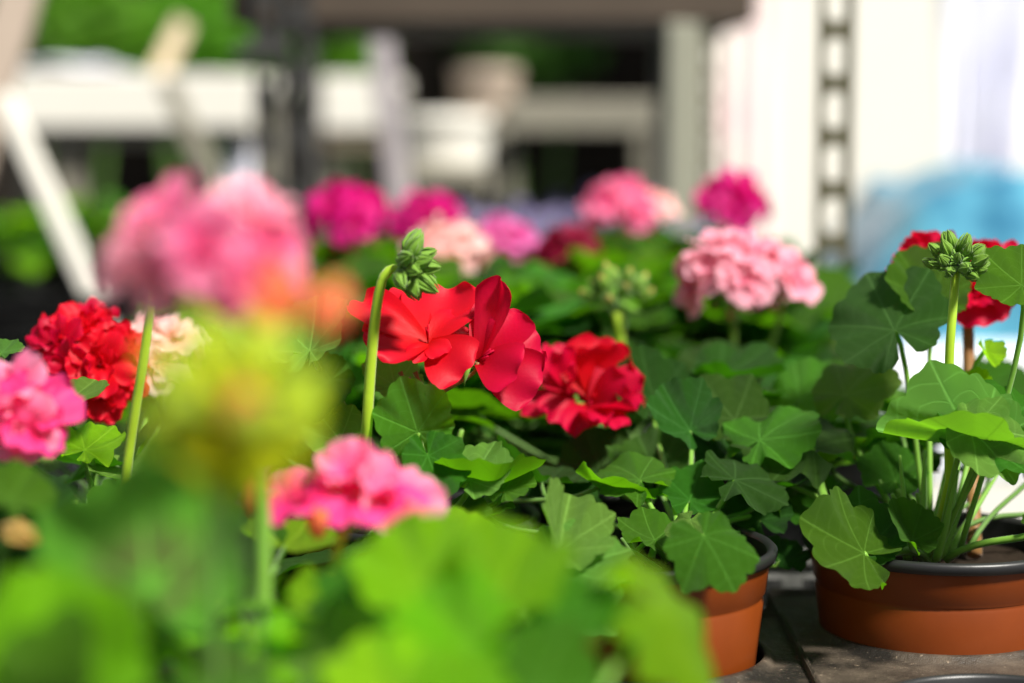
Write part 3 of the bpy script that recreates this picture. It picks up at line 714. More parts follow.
for q in range(7):
    x = 45+q*8+random.uniform(-4, 4); stalk(H, [W(60+q*3, 640, .82), W(x, 590, .83), W(x+random.uniform(-6, 6), 540, .84), W(x+random.uniform(-14, 14), 490+random.uniform(0, 20), .85)], .0012, .0009, STEM, 'stem', 6)
canopy(H, 16, .035, .0, .08, (.018, .024), (LEAF, LEAFD, LEAFP), keep=keep)

random.seed(18)
J = plant(wx(225, .66), .67, 'near geranium between the pink-edged blooms, showing thin upright stalks and zoned leaves', r=.0545)
stems(J, 4, .05, .004, STEM, .03)
stalk(J, [W(215, 620, .66), W(225, 560, .66), W(215, 500, .66), W(212, 450, .65)], .0022, .002, STEMY, 'stem')
stalk(J, [W(262, 640, .66), W(266, 580, .66), W(264, 520, .66), W(262, 470, .66)], .0028, .002, STEM, 'stem')
stalk(J, [W(118, 600, .84), W(118, 480, .84), W(140, 400, .83), W(153, 290, .82)], .0022, .0019, STEMY, 'flower_stalk')
hleaf(J, (150, 590, .56), (140, 500, .58), (.05, -.6, .8), 105, LEAFZ, (215, 690, .62), cup=.12, ruffle=.06, seed=0)
hleaf(J, (200, 470, .64), (170, 440, .65), (-.1, -.6, .8), 55, LEAF, (215, 640, .66), cup=.05, seed=2)
canopy(J, 20, .04, .0, .08, (.018, .026), (LEAF, LEAFY, LEAFD), keep=keep)

random.seed(19)
I = plant(wx(400, .67), .665, 'near geranium whose small hot pink florets hang low at the bottom centre', r=.0545)
stems(I, 4, .045, .004, STEM, .03)
root = W(345, 530, .7)
stalk(I, [pot_top(I)-V((.01, 0, 0)), W(330, 620, .7), W(325, 570, .7), root], .002, .0017, STEMY)
mb = MB()
FL = [((368, 492, .7), (.15, -.55, .8), 62, 0, .25), ((400, 505, .7), (.5, -.6, .5), 56, 1, .3), ((302, 497, .7), (-.3, -.4, .8), 52, 2, .35), ((268, 492, .705), (-.6, -.3, .6), 28, 3, .6), ((352, 472, .705), (-.1, -.6, .7), 40, 5, .9)]
for c, *_ in FL: mb.tube([root, root+(W(*c)-root)*.5, W(*c)], .0009, 5)
hd = mb.build('flower_head', STEMY, root, I)
for c, n, s, se, ti in FL: floret(hd, W(*c), n, s*c[2]/FPX, HOTP if se % 2 == 0 else PINK, se, hi=True, tilt=ti, dbl=1, ruf=.12)
bud(hd, W(318, 505, .69), (0, -.2, -1), .012, SALM, SALM); bud(hd, W(262, 478, .7), (-.3, -.2, -1), .014, SALM, SALM)
hleaf(I, (562, 566, .805), (650, 550, .82), (-.1, -.6, .8), 52, LEAFP, (520, 620, .76), cup=.12, ruffle=.1, seed=1, pr=.0014)
hleaf(I, (560, 548, .81), (572, 465, .85), (.45, -.75, .5), 52, LEAFP, (540, 600, .78), cup=.1, fold=.65, ruffle=.08, seed=4)
hleaf(I, (545, 590, .8), (610, 625, .78), (.15, -.55, .8), 62, LEAFP, (480, 640, .72), cup=-.1, fold=.25, ruffle=.1, seed=7)
hleaf(I, (370, 600, .6), (350, 550, .62), (.1, -.6, .8), 50, LEAF, (400, 690, .62), cup=.05, seed=3)
hleaf(I, (330, 680, .58), (335, 600, .6), (-.6, -.7, .3), 62, LEAFP, (380, 740, .62), cup=.1, seed=4)
canopy(I, 22, .035, .0, .08, (.018, .026), (LEAF, LEAFY, LEAF), keep=keep)

random.seed(20)
K = plant(wx(205, .52), .525, 'nearest geranium with the large blurred pink flower head above yellow-green buds', r=.0545)
stems(K, 3, .05, .004, STEM, .03)
root = W(205, 305, .53)
stalk(K, [pot_top(K), pot_top(K)+V((0, 0, .05)), W(208, 420, .52), root], .0015, .0014, STEMD)
mb = MB(); FL = [((135, 262, .54), (-.6, -.5, .5), 52, 0, .5), ((165, 220, .545), (-.4, -.4, .8), 54, 1, .5), ((200, 245, .52), (-.1, -.9, .4), 54, 2, .4), ((250, 215, .545), (.3, -.4, .8), 52, 3, .6),
      ((270, 255, .54), (.6, -.6, .3), 52, 4, .4), ((225, 275, .525), (.1, -.9, -.1), 46, 5, .35), ((160, 275, .53), (-.3, -.8, -.1), 44, 6, .4), ((215, 225, .57), (0, 0, 1), 46, 7, .6)]
for c, *_ in FL: mb.tube([root, root+(W(*c)-root)*.5, W(*c)], .0009, 5)
hd = mb.build('flower_head', STEMY, root, K)
for c, n, s, se, ti in FL: floret(hd, W(*c), n, s*c[2]/FPX, PINK if se % 3 else PALE, se, hi=True, tilt=ti, dbl=2, ruf=.1)
k2 = bud_cluster(K, W(232, 400, .43), .011, 14, .012, (0, -.1, .8), BUDY, BUDY, 2.0, STEMY)
for (px, py, d, L) in ((292, 318, .455, .013), (318, 335, .455, .012), (276, 335, .45, .011), (248, 432, .43, .012)): bud(k2, W(px, py, d), rv(1)+V((0, 0, 1)), L*1.2, SALM, SALM)
stalk(K, [W(235, 900, .52), W(262, 640, .5), W(246, 480, .45), W(232, 400, .43)], .0009, .0009, STEM)
for (px, py, tx, ty, rp, nn, sd_) in ((222, 455, 160, 420, 62, (.1, -.6, .7), 2), (240, 455, 305, 425, 58, (.4, -.6, .7), 6), (230, 430, 215, 350, 56, (.3, -.8, .5), 3), (212, 415, 170, 375, 46, (.1, -.7, .5), 4), (258, 420, 300, 380, 44, (.5, -.7, .5), 1), (232, 480, 228, 430, 56, (.3, -.8, .5), 5), (235, 400, 240, 340, 44, (.4, -.7, .6), 7), (200, 450, 150, 450, 44, (.3, -.6, .8), 8)):
    hleaf(K, (px, py, .43), (tx, ty, .44), nn, rp, BRACT, (256, 640, .5), cup=.2, fold=.3, seed=sd_, pm=STEM, pr=.0007)
hleaf(K, (60, 690, .5), (40, 580, .52), (.1, -.6, .8), 95, LEAFY, (150, 800, .52), cup=.1, seed=5)
hleaf(K, (100, 700, .5), (-20, 640, .5), (0, -.5, .8), 80, LEAF, (150, 800, .52), cup=.1, seed=8)
canopy(K, 16, .03, .0, .08, (.018, .026), (LEAF, LEAFY), keep=keep)

random.seed(21)
L_ = plant(wx(560, .54), .55, 'nearest geranium at the bottom centre, only its large blurred bright green leaves in view', r=.0545)
for (px, py, d, tx, ty, rp, nn, mt, fo) in ((420, 585, .58, 400, 530, 62, (-.2, -.6, .75), LEAFY, .2), (500, 590, .57, 520, 540, 62, (.3, -.5, .8), LEAFY, .4), (470, 650, .55, 430, 600, 64, (-.4, -.6, .7), LEAFY, .3),
        (560, 625, .57, 600, 590, 54, (.1, -.5, .8), LEAF, .2), (540, 690, .54, 560, 640, 60, (.2, -.6, .7), LEAF, 0), (390, 700, .53, 370, 650, 60, (-.1, -.6, .7), LEAFY, .3), (455, 720, .52, 480, 680, 56, (.3, -.6, .7), LEAFY, .5),
        (655, 606, .575, 735, 640, 84, (-.05, -.6, .8), LEAFY, -.35)):
    hleaf(L_, (px, py, d), (tx, ty, d+.015), nn, rp, mt, (540, 800, .54), cup=.08, ruffle=.14, fold=fo, curl=.4 if px == 655 else 0)
canopy(L_, 14, .02, .0, .08, (.018, .026), (LEAF, LEAFY), keep=keep)

# ================================================================== plants behind, blurred
random.seed(22)
def behind(px, d, label, flower=None, n=40, r=.0545, mats=(LEAF, LEAF, LEAFD), group=GROUP, top=.075, size=(.02, .03)):
    p = plant(wx(px, d), d+.01, label, r=r, group=group, black=True)
    if flower:
        for (fx, fy, R, nf, fs, mat) in flower: head(p, W(fx, fy, d), R, nf, fs, mat, dbl=2, buds=3, budm=BUD)
    canopy(p, n, top, .0, .09, size, mats, keep=keep)
    return p
behind(745, 1.13, 'geranium bearing the blurred pale pink and white flower head above the right-hand rows', [(735, 268, .026, 9, .022, PALE), (782, 282, .012, 3, .02, PALE)])
bb = behind(622, 1.14, 'geranium topped by an upright cluster of yellowish buds above the dark red bloom')
stalk(bb, [pot_top(bb), W(630, 450, 1.14), W(622, 380, 1.13), W(618, 312, 1.12)], .003, .0028, STEMY)
bud_cluster(bb, W(616, 302, 1.12), .013, 12, .013, (0, 0, 1), BUD, BUDP, 1.6)
p = behind(850, 1.16, 'leafy geranium without flowers just behind the large dark leaf on the right', n=20)
behind(470, 1.1, 'flowerless geranium directly behind the two scarlet florets')
behind(320, 1.1, 'flowerless geranium behind the stalk of the nodding green bud')
behind(650, 1.29, 'geranium with deep green leaves in the row under the far crimson bloom')
bd = W(768, 325, 1.12); 
behind(450, 1.36, 'geranium with the white and coral blurred flower head above the nodding bud', [(448, 250, .024, 8, .021, BLUSH)])
behind(500, 1.5, 'geranium with the narrow orchid pink blurred flower head in the far rows', [(497, 246, .024, 7, .021, ORCH)])
behind(570, 1.44, 'geranium with the dark crimson blurred flower head at the middle of the far rows', [(568, 244, .018, 6, .016, DCRIM)])
behind(345, 1.5, 'geranium with the large magenta blurred flower head beside the pink foreground bloom', [(348, 212, .027, 9, .021, MAG)])
behind(430, 1.68, 'geranium with the magenta flower head just above the white and coral one', [(430, 217, .022, 7, .02, MAG)])
behind(628, 1.52, 'geranium with the tall salmon pink flower head left of the bright wall', [(622, 203, .024, 8, .02, PINK), (655, 208, .01, 3, .016, BLUSH)])
behind(728, 1.5, 'geranium with the magenta flower head against the foot of the cream wall', [(730, 198, .022, 8, .019, MAG)])
behind(300, 1.62, 'geranium with a dull red bloom low in the shadow of the far left rows', [(330, 262, .018, 6, .016, CRIM)])
for px, d, lab in ((395, 1.3, 'flowerless geranium between the white-coral and the large magenta blurred blooms'), (790, 1.36, 'flowerless geranium at the right end of the far rows'), (720, 1.3, 'flowerless geranium behind the pale pink and white flower head'),
                   (540, 1.24, 'flowerless geranium in the gap between the scarlet florets and the dark red bloom'), (250, 1.25, 'flowerless geranium behind the large pink foreground bloom'),
                   (680, 1.68, 'flowerless geranium between the salmon pink and the magenta blooms by the wall'), (560, 1.68, 'flowerless geranium below the lilac flowers in the last row')):
    behind(px, d, lab)
# lilac flowered plants in the last rows and a green row far left
random.seed(23)
def lilac(px, d, label, mat=LILAC, n=30, top=.1):
    p = plant(wx(px, d), d, label, r=.05, black=True, name='potted_lilac_flower', cat='potted plant', group='lilac flowered plants in the last rows')
    canopy(p, 14, .07, .0, .07, (.018, .026), (LEAFD, LEAFP, LEAFD), keep=None)
    o = pot_top(p)
    for i in range(n):
        a = i*2.39996; rr = .075*math.sqrt((i+.5)/n); h = top-.5*rr+random.uniform(-.02, .02)
        q = o+V((rr*math.cos(a), rr*math.sin(a), h)); b = o+V((rr*.3*math.cos(a), rr*.3*math.sin(a), .01))
        s = stalk(p, [b, b+(q-b)*.3, b+(q-b)*.7, q], .0012, .0009, STEMD, 'flower_stalk', 5)
        floret(s, q, V((math.cos(a)*.5, math.sin(a)*.5-.4, .8))+rv(.2), .013, mat, dbl=0, tilt=.2)
for i, (px, d) in enumerate(((480, 2.0), (545, 2.05), (610, 2.0), (675, 2.05), (510, 2.25), (590, 2.28), (665, 2.3), (430, 2.2))):
    lilac(px, d, ['lilac flowered plant in the last rows, front left of the group', 'lilac flowered plant in the last rows, second from the left in front', 'lilac flowered plant just left of the salmon pink bloom', 'lilac flowered plant at the foot of the pale rack post', 'lilac flowered plant behind the front row, under the white tub', 'lilac flowered plant in the back row, under the grey beam', 'lilac flowered plant in the back row, behind the salmon pink bloom', 'lilac flowered plant at the left end of the back row'][i])

# ================================================================== racks, trestles and other furniture behind
def slotted(mb, x0, x1, z0, z1, y, th, pitch, hole, bar, mi=0, flange=.03, side=1, ph=0):
    """upright of slotted angle: a front plate with a row of long holes, and a flange running back"""
    w = (x1-x0-hole)/2
    mb.box((x0, y, z0), (x0+w, y+th, z1), mi); mb.box((x1-w, y, z0), (x1, y+th, z1), mi)
    z = z0+ph; N = 8
    mb.box((x0+w, y, z0), (x1-w, y+th, max(z0+.001, z)), mi)
    while z < z1-pitch:
        za, zb = z, z+pitch-bar; r = hole/2; cx = (x0+x1)/2
        # rounded ends of the hole, then the bar up to the next one
        for (c, sg) in ((za+r, -1), (zb-r, 1)):
            for s in (-1, 1):
                vs = []
                for k in range(N+1):
                    a = PI/2*k/N; vs.append((cx+s*r*math.sin(a), y, c+sg*r*math.cos(a)))
                vs.append((cx+s*r, y, c+sg*r)); n = len(vs); v2 = vs+[(a_, y+th, c_) for a_, _, c_ in vs]
                fs = [(k, k+1, n-1) for k in range(N)]+[(n+k+1, n+k, 2*n-1) for k in range(N)]+[(k, n+k, n+k+1, k+1) for k in range(N)]
                mb.add(v2, fs, mi)
        mb.box((x0+w, y, zb), (x1-w, y+th, zb+bar), mi); z += pitch
    mb.box((x0+w, y, z), (x1-w, y+th, z1), mi)
    xf = x0 if side < 0 else x1-th
    mb.box((xf, y+th, z0), (xf+th, y+flange, z1), mi)
rk = tag(empty('shelf_rack', (0, 2.25, BENCH)), 'tall shelf rack with a dark and a pale upright standing over the far plants', 'shelf rack')
zt = wz(24, 2.05)
def bx_(name, a, b, mat, p, bev=.003):
    m = MB(); m.box(a, b, bev=bev); return m.build(name, mat, tuple((i+j)/2 for i, j in zip(a, b)), p, smooth=False)
bx_('shelf', (wx(232, 2.05), 2.05, zt), (wx(752, 2.05), 2.5, zt+.07), SHELFM, rk)
m = MB(); slotted(m, wx(252, 2.0), wx(276, 2.0), BENCH, 1.3, 2.03, .003, .05, .012, .02, side=-1, ph=.01); m.build('upright', STEELD, (wx(264, 2), 2.03, BENCH), rk, smooth=False)
m = MB(); slotted(m, wx(280, 2.0), wx(310, 2.0), BENCH, 1.3, 2.04, .003, .062, .016, .02, side=1, ph=.02); m.build('upright', STEELD, (wx(295, 2), 2.04, BENCH), rk, smooth=False)
bx_('clamp', (wx(235, 2), 2.0, wz(60, 2)), (wx(290, 2), 2.03, wz(44, 2)), STEELD, rk)
m = MB(); m.box((wx(667, 2.0), 2.02, BENCH), (wx(690, 2.0), 2.045, zt), bev=.002); m.box((wx(690, 2.0), 2.03, BENCH), (wx(703, 2.0), 2.033, zt)); m.build('upright', STEELG, (wx(680, 2), 2.02, BENCH), rk, smooth=False)
m = MB(); slotted(m, wx(704, 2.03), wx(720, 2.03), BENCH, zt, 2.06, .003, .03, .007, .012, side=1); m.build('upright', STEELO, (wx(712, 2), 2.06, BENCH), rk, smooth=False)
for px in (262, 700):
    m = MB(); m.box((wx(px, 2)-.012, 2.46, BENCH), (wx(px, 2)+.012, 2.49, zt), bev=.002); m.build('upright', STEELD, (wx(px, 2), 2.47, BENCH), rk, smooth=False)
# slotted post on the right, standing on the floor behind the bench
sp_ = tag(empty('slotted_post', (wx(833, 1.5), 1.5, 0)), 'slotted steel angle post with oval holes, standing before the cream wall', 'post')
m = MB(); slotted(m, wx(815, 1.5), wx(851, 1.5), .02, 1.5, 1.5, .003, .0395, .0155, .0125, side=1, ph=.012); m.build('upright', STEELO, (wx(833, 1.5), 1.5, 0), sp_, smooth=False)
bx_('foot_plate', (wx(800, 1.5), 1.47, 0), (wx(866, 1.5), 1.54, .02), STEELD, sp_)

def bar(name, a, b, w, t, mat, label=None, cat=None, parent=None, group=None):
    a, b = V(a), V(b); d = (b-a); L = d.length; M = frame(a, d, (0, -1, .0), 1)
    m = MB(); m.box((-w/2, 0, -t/2), (w/2, L, t/2), bev=min(w, t)*.12)
    o = obj(name, m.me(name, mat, False), M, parent)
    return tag(o, label, cat, group) if label else o
# cream trestle table far left
tt = tag(empty('trestle_table', (wx(140, 3.2), 3.3, 0)), 'cream painted trestle table behind the pink foreground bloom', 'table')
z1, z0 = wz(74, 3.2), wz(128, 3.2)
bx_('apron', (wx(-60, 3.2), 3.2, z0), (wx(254, 3.2), 3.23, z1), WHITEP, tt)
bx_('table_top', (wx(-60, 3.2), 3.23, z1-.03), (wx(254, 3.2), 3.75, z1), WHITEP, tt)
bx_('lower_rail', (wx(-60, 3.2), 3.215, z0-.025), (wx(254, 3.2), 3.235, z0), GREYP, tt)
for px in (65, 238): bx_('leg', (wx(px-14, 3.2), 3.24, 0), (wx(px+12, 3.2), 3.28, z0+.02), GREYP if px < 100 else LILACF, tt)
for px in (-40, 238): bx_('leg', (wx(px-14, 3.2), 3.66, 0), (wx(px+12, 3.2), 3.7, z1-.03), GREYP, tt)
sheet = MB(); 
vs = []; NX, NY = 24, 8
for j in range(NY+1):
    for i in range(NX+1):
        x = wx(20, 3.2)+(wx(100, 3.2)-wx(20, 3.2))*i/NX; y = 3.21+.4*j/NY
        vs.append((x, y, z1+.004+.02*max(0, noise.noise(V((x*9, y*7, 0)))+.4)+.012*math.exp(-((i-NX*.4)/6)**2)))
o = len(vs); vs += [(a, b, c-.006) for a, b, c in vs]
fs = [(j*(NX+1)+i, j*(NX+1)+i+1, (j+1)*(NX+1)+i+1, (j+1)*(NX+1)+i) for j in range(NY) for i in range(NX)]
fs += [tuple(o+q for q in reversed(f)) for f in fs]
fs += [(i, o+i, o+i+1, i+1) for i in range(NX)]
sheet.add(vs, fs); tag(sheet.build('folded_cloth', LILACF, (wx(60, 3.2), 3.4, z1)), 'folded white cloth lying on the cream trestle table', 'cloth')
# second cream table section right of the dark upright
t2 = tag(empty('side_table', (wx(360, 3.3), 3.4, 0)), 'short cream table end between the dark rack upright and the white tub', 'table')
z1b, z0b = wz(76, 3.3), wz(130, 3.3)
bx_('apron', (wx(322, 3.3), 3.3, z0b), (wx(396, 3.3), 3.33, z1b), WHITEP, t2)
bx_('table_top', (wx(322, 3.3), 3.33, z1b-.03), (wx(396, 3.3), 3.7, z1b), WHITEP, t2)
bx_('lower_rail', (wx(322, 3.3), 3.315, z0b-.03), (wx(396, 3.3), 3.335, z0b), STICK, t2)
for px in (330, 388):
    for y in (3.34, 3.64): bx_('leg', (wx(px-6, 3.3), y, 0), (wx(px+6, 3.3), y+.03, z1b-.03), GREYP, t2)
# grey table behind on the right
t3 = tag(empty('work_table', (wx(590, 3.4), 3.5, 0)), 'dim grey table rail in the shadow left of the pale rack post', 'table')
z1c, z0c = wz(98, 3.4), wz(132, 3.4)
bx_('apron', (wx(505, 3.4), 3.4, z0c), (wx(664, 3.4), 3.43, z1c), GREYP, t3)
bx_('table_top', (wx(505, 3.4), 3.43, z1c-.03), (wx(664, 3.4), 3.9, z1c), GREYP, t3)
for px in (510, 658):
    for y in (3.44, 3.85): bx_('leg', (wx(px-6, 3.4), y, 0), (wx(px+6, 3.4), y+.03, z1c-.03), GREYP, t3)
# leaning and crossing timbers
bar('leaning_pole', W(2, 95, 2.2), W(168, 457, 2.2), .021, .021, WHITEP, 'long cream pole slanting down beside the scarlet head on the left', 'pole')
bar('taupe_plank', W(-271, 1000, 2.3), W(34, -60, 2.3), .05, .02, TAUPE, 'taupe plank crossing the top left corner', 'plank')
bar('pine_stick', W(158, 76, 3.3), W(184, 22, 3.3), .03, .02, STICK, 'pale pine stick standing above the cream trestle table', 'stick')
bar('table_brace', W(166, 80, 2.9), W(268, 300, 2.9), .027, .02, GREYP, 'grey slanting brace crossing the cream table below the pine stick', 'brace')
# white tub, buckets
def tub(px, py, d, r, h, mat, label, name='white_tub', cat='tub'):
    c = W(px, py, d); m = MB()
    m.lathe([(.001, 0), (r*.93, 0), (r*.97, .006), (r, h*.4), (r, h-.012), (r+.003, h-.01), (r+.004, h-.002), (r+.001, h), (r-.004, h-.003), (r*.9, .008), (.001, .008)], 40)
    e = tag(empty(name, c-V((0, 0, h/2))), label, cat); o = obj('body', m.me('body', mat), Matrix.Translation(c-V((0, 0, h/2))), e)
    m = MB(); m.lathe([(r+.003, h-.002), (r+.003, h+.001), (r+.004, h+.005), (r*.5, h+.008), (.001, h+.009)], 40); obj('lid', m.me('lid', mat), Matrix.Translation(c-V((0, 0, h/2))), e); return e
st = tag(empty('tub_stand', (wx(440, 2.95), 2.95, BENCH)), 'low timber stand carrying the white tub over the far rows', 'stand')
zs = wz(170, 2.95)
bx_('stand_top', (wx(396, 2.95), 2.85, zs-.02), (wx(490, 2.95), 3.08, zs), GREYP, st)
for px in (402, 484):
    for y in (2.86, 3.05): bx_('leg', (wx(px-5, 2.95), y, BENCH), (wx(px+5, 2.95), y+.02, zs-.02), GREYP, st)
tub(442, 143, 2.95, .07, wz(120, 2.95)-zs, WHITEP, 'white round tub gleaming behind the magenta blooms')
tub(486, 98, 3.5, .055, .09, TAUPE, 'beige bucket behind and right of the white tub', 'beige_bucket', 'bucket')
bx2 = tag(empty('bucket_stand', (wx(470, 3.55), 3.55, 0)), 'narrow brown stand under the beige bucket', 'stand')
bx_('stand_top', (wx(420, 3.5), 3.4, W(486, 98, 3.5).z-.045-.03), (wx(505, 3.5), 3.6, W(486, 98, 3.5).z-.045), GREYP, bx2)
for px in (425, 500): bx_('leg', (wx(px-6, 3.5), 3.5, 0), (wx(px+6, 3.5), 3.53, W(486, 98, 3.5).z-.07), GREYP, bx2)
bar('cloth_bundle', W(416, 335, 2.7), W(378, 25, 2.7), .032, .03, BUNDLE, 'grey-mauve cloth bundle standing upright left of the white tub', 'cloth bundle')
# small shiny jars that catch the light
def globe(px, py, d, r, mat, label):
    c = W(px, py, d); m = MB(); m.lathe([(.001, -r), (r*.6, -r*.8), (r, -r*.1), (r*.86, r*.5), (r*.45, r*.8), (r*.45, r), (r*.5, r*1.02), (.001, r*1.02)], 28, c)
    return tag(m.build('glass_jar', mat, c), label, 'jar', None)
# light grey crate seen between the two pots
def crate(cx, cy, w, l, h, z, mat, label, group=None):
    e = tag(empty('plastic_crate', (cx, cy, z)), label, 'crate', group)
    bx_('base', (cx-w/2, cy-l/2, z), (cx+w/2, cy+l/2, z+.004), mat, e, .001)
    for (a, b) in (((cx-w/2, cy-l/2), (cx+w/2, cy-l/2+.004)), ((cx-w/2, cy+l/2-.004), (cx+w/2, cy+l/2)), ((cx-w/2, cy-l/2), (cx-w/2+.004, cy+l/2)), ((cx+w/2-.004, cy-l/2), (cx+w/2, cy+l/2))):
        m = MB(); X = abs(b[0]-a[0]) > .01
        m.box((a[0], a[1], z+.004), (b[0], b[1], z+h*.3)); m.box((a[0], a[1], z+h*.75), (b[0], b[1], z+h))
        n = 5
        for k in range(n+1):
            f = k/n
            if X: x = a[0]+(b[0]-a[0]-.01)*f; m.box((x, a[1], z+h*.3), (x+.01, b[1], z+h*.75))
            else: y = a[1]+(b[1]-a[1]-.01)*f; m.box((a[0], y, z+h*.3), (b[0], y+.01, z+h*.75))
        m.build('side_panel', mat, (a[0], a[1], z), e, smooth=False)
        m = MB(); o_ = .003
        m.box((a[0]-o_, a[1]-o_, z+h-.004), (b[0]+o_, b[1]+o_, z+h+.002)); m.build('rim', mat, (a[0], a[1], z+h), e, smooth=False)
    return e
crate(wx(800, 1.1), 1.13, .12, .2, .05, BENCH, CRATEG, 'light grey plastic crate glimpsed between the two terracotta coloured pots')
# black crates in the dark gap on the left
zc = BENCH
crate(wx(10, 1.7)-.02, 1.8, .3, .36, .1, BENCH, CRATEK, 'black plastic crate in the dark gap left of the far rows')
# right: white covered table with turquoise cloth and a hanging white cloth
wt = tag(empty('covered_table', (wx(1000, 2.6), 2.8, 0)), 'table under a white lilac cloth at the right edge behind the red flower', 'table')
zt2 = wz(352, 2.5)
bx_('table_top', (.42, 2.5, zt2-.03), (1.3, 3.2, zt2), GREYP, wt)
for x in (.47, 1.24):
    for y in (2.55, 3.15): bx_('leg', (x-.02, y-.02, 0), (x+.02, y+.02, zt2-.03), GREYP, wt)
def drape(name, x0, x1, y0, y1, ztop, zdrop, mat, label, cat='cloth', amp=.02, NX=90, folds=24, seed=0):
    """cloth lying on a top from y0 to y1 and falling in folds at the front"""
    rows = [(y1, ztop), (y0+(y1-y0)*.5, ztop), (y0, ztop), (y0-.012, ztop-.008), (y0-.02, ztop-.03)]
    n = 14; rows += [(y0-.022, ztop-.03-(ztop-.03-zdrop)*k/n) for k in range(1, n+1)]
    vs = []
    for j, (y, z) in enumerate(rows):
        k = max(0, j-3)/(len(rows)-4)
        for i in range(NX+1):
            x = x0+(x1-x0)*i/NX; w = noise.noise(V((x*folds, seed, z*2)))*amp*k + amp*.5*k*math.sin(x*folds*3+seed)
            vs.append((x, y-abs(w)*1.0 if k else y, z+.003+(.004*noise.noise(V((x*20, y*20, seed))) if not k else 0)))
    R = len(rows); fs = [(j*(NX+1)+i, j*(NX+1)+i+1, (j+1)*(NX+1)+i+1, (j+1)*(NX+1)+i) for j in range(R-1) for i in range(NX)]
    o = part_at(name, vs, fs, mat, ((x0+x1)/2, (y0+y1)/2, ztop)); md = o.modifiers.new('Solidify', 'SOLIDIFY'); md.thickness = .002; md.offset = 1
    return tag(o, label, cat)
drape('table_cloth', .41, 1.31, 2.5, 3.2, zt2, zt2-.16, CLOTHW, 'white lilac cloth spread over the table at the right edge')
# heap of turquoise fabric on the table
def heap(name, x0, x1, y0, y1, z, hfun, mat, label, N=70):
    vs = []; 
    for j in range(N+1):
        for i in range(N+1):
            u, v = i/N, j/N; x = x0+(x1-x0)*u; y = y0+(y1-y0)*v
            e = min(1, min(u, 1-u)*7)**.6*min(1, min(v, 1-v)*5)**.5
            vs.append((x, y, z+.004+e*(hfun(u, v)+.03*noise.noise(V((x*14, y*9, 1)))+.012*abs(noise.noise(V((x*40, y*22, 5)))))))
    n = len(vs); vs += [(a, b, z+.002) for a, b, c in vs]
    fs = [(j*(N+1)+i, j*(N+1)+i+1, (j+1)*(N+1)+i+1, (j+1)*(N+1)+i) for j in range(N) for i in range(N)]
    ed = [i for i in range(N+1)]+[j*(N+1)+N for j in range(1, N+1)]+[N*(N+1)+i for i in range(N-1, -1, -1)]+[j*(N+1) for j in range(N-1, 0, -1)]
    fs += [(ed[k], n+ed[k], n+ed[(k+1) % len(ed)], ed[(k+1) % len(ed)]) for k in range(len(ed))]
    return tag(part_at(name, vs, fs, mat, ((x0+x1)/2, (y0+y1)/2, z)), label, 'fabric')
hz = wz(185, 2.6)-zt2
heap('turquoise_fabric', .42, 1.2, 2.53, 3.1, zt2, lambda u, v: hz*(.86+.16*math.exp(-((u-.3)/.14)**2)-.1*math.exp(-((u-.03)/.1)**2)), BLUEF, 'heap of turquoise fabric in front of the cream wall on the right')
# dark drawer band under the heap's front
# blue crates below, seen through the right-hand plant
heap('turquoise_sack', .35, .95, 2.05, 2.4, .35, lambda u, v: .12, BLUEF, 'turquoise sack low behind the rim of the right-hand pot', 40)
bk = tag(empty('low_box', (.65, 2.22, 0)), 'white box low down behind the right-hand pot under the turquoise sack', 'box')
bx_('body', (.33, 2.02, 0), (.97, 2.43, .335), CRATEW, bk, .006); bx_('lid', (.32, 2.01, .335), (.98, 2.44, .35), CRATEW, bk, .004)
# hanging cloths before the cream wall
def hang(name, px0, px1, d, z0, z1, mat, label, seed=1, taper=0, amp=.03):
    NX, NZ = 60, 30; vs = []
    x0, x1 = wx(px0, d), wx(px1, d)
    for j in range(NZ+1):
        v = j/NZ; z = z1+(z0-z1)*v
        for i in range(NX+1):
            u = i/NX; k = 1-taper*(v**2); x = (x0+x1)/2+(u-.5)*(x1-x0)*k
            zz = z+(.0 if j < NZ else 0)+ (z0-z1)*0*u; y = d+amp*(math.sin(u*17+seed+v*1.3)*.6+noise.noise(V((u*5, v*2, seed))))*(.4+.6*v)
            vs.append((x, y, zz))
    fs = [(j*(NX+1)+i, j*(NX+1)+i+1, (j+1)*(NX+1)+i+1, (j+1)*(NX+1)+i) for j in range(NZ) for i in range(NX)]
    o = part_at(name, vs, fs, mat, ((x0+x1)/2, d, z1)); md = o.modifiers.new('Solidify', 'SOLIDIFY'); md.thickness = .003
    return tag(o, label, 'cloth')
hang('hanging_cloth', 935, 1030, 3.6, wz(200, 3.6), wz(-70, 3.6), LILACF, 'white lilac cloth hanging at the right with a rounded lower end', 3, .3)
hang('hanging_cloth', 712, 772, 4.3, wz(260, 4.3), wz(-70, 4.3), PINKF, 'faint pink and cream cloth hanging beside the slotted post', 2, 0, .02)

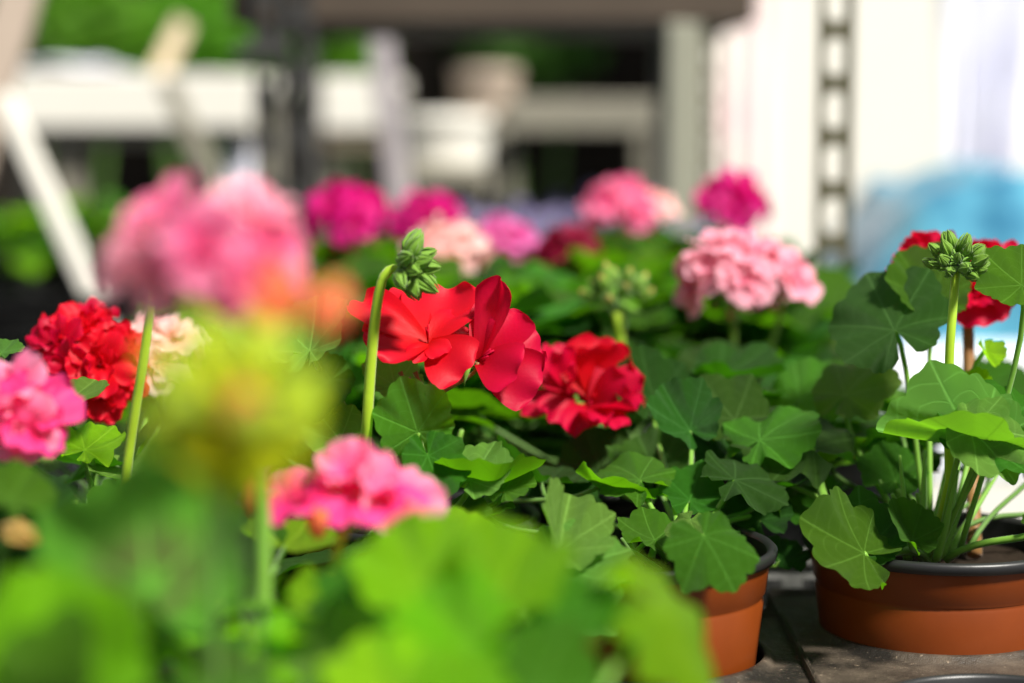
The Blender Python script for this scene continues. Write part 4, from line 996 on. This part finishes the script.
# greenery behind the tables: hedge shrubs with their own crowns
HEDGE = leaf_mat('hedge_leaf', (.1, .38, .02), (.12, .36, .03), (.2, .62, .01))
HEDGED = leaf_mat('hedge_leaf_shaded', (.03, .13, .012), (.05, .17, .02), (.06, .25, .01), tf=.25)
def shrub(px, py, d, rx, rz, n, mat, label, seed, size=.035, dens=1):
    rnd = random.Random(seed); c = W(px, py, d); e = tag(empty('hedge_shrub', (c.x, c.y, 0)), label, 'shrub', 'shrubs behind the tables')
    m = MB()
    for k in range(5):
        a = rnd.uniform(0, 6.28); q = V((c.x+math.cos(a)*rx*.5, c.y+math.sin(a)*.15, c.z+rnd.uniform(-.3, .5)*rz)); b = V((c.x+rnd.uniform(-.03, .03), c.y, 0))
        m.tube(bez(b, b+V((0, 0, .5)), q-V((0, 0, .2)), q, 8), [.012]*4+[.009, .007, .005, .003], 6)
    m.build('stem', STEMD, (c.x, c.y, 0), e)
    m = MB()
    for k in range(n):
        while True:
            u = V((rnd.uniform(-1, 1), rnd.uniform(-1, 1), rnd.uniform(-1, 1)))
            if .35 < u.length < 1+.2*noise.noise(u*2+V((seed, 0, 0))): break
        p = c+V((u.x*rx, u.y*.14, u.z*rz)); y = V((rnd.gauss(0, 1), rnd.gauss(0, 1), rnd.gauss(-.3, .6))).normalized(); z = u+V((0, 0, .8))+V((rnd.gauss(0, .4), rnd.gauss(0, .4), 0))
        F = frame(p, y, z, size*rnd.uniform(.7, 1.2))
        loc = [(0, 0, 0), (-.22, .3, .05), (-.3, .6, .03), (0, 1, -.1), (.3, .6, .03), (.22, .3, .05), (0, .5, -.03)]
        m.add([F @ V(q) for q in loc], [(0, 6, 1), (1, 6, 2), (2, 6, 3), (3, 6, 4), (4, 6, 5), (5, 6, 0)], 0, [(.5, 0), (.4, .3), (.3, .6), (.5, 1), (.7, .6), (.6, .3), (.5, .5)])
    m.build('foliage', mat, c, e)['kind'] = 'stuff'
    return e
shrub(70, 30, 4.4, .19, .15, 1500, HEDGE, 'bright green shrub in sunlight above the cream table, nearest the corner', 1)
shrub(190, 38, 4.75, .16, .14, 1200, HEDGE, 'green shrub between the pine stick and the dark upright', 2)
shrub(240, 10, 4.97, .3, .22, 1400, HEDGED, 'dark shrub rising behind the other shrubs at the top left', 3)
shrub(335, 35, 4.6, .12, .17, 1000, HEDGE, 'green shrub just right of the dark rack upright', 4)
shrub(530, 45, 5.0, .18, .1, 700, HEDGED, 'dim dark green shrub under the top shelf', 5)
for px, d, lab in ((8, 2.5, 'low green potted plant below the trestle table at the left edge'), (62, 2.6, 'low green potted plant between the left edge and the slanting pole'), (118, 2.5, 'low green potted plant behind the foot of the slanting pole')):
    p = plant(wx(px, d), d, lab, black=True, name='potted_green_plant', cat='potted plant', group='low green plants under the trestle table')
    canopy(p, 30, .06, .0, .085, (.02, .03), (LEAF, LEAFY, LEAF), keep=None)

# ================================================================== light
w = bpy.data.worlds.new('daylight'); S.world = w; w.use_nodes = True; nt = w.node_tree
bg = nt.nodes['Background']; bg.inputs[0].default_value = (.86, .93, 1, 1); bg.inputs[1].default_value = .32
sd = bpy.data.lights.new('sun', 'SUN'); sd.energy = 7.0; sd.angle = math.radians(9); sd.color = (1, .96, .88)
so = bpy.data.objects.new('sun', sd); C.objects.link(so); so.rotation_euler = V((.48, -.45, .84)).to_track_quat('Z', 'Y').to_euler()
vs_ = S.view_settings; S.display_settings.display_device = 'sRGB'; vs_.view_transform = 'Standard'; vs_.look = 'None'; vs_.exposure = .2; vs_.gamma = 1; vs_.use_curve_mapping = False
S.cycles.use_denoising = True
S.cycles.max_bounces = 8; S.cycles.sample_clamp_indirect = 6
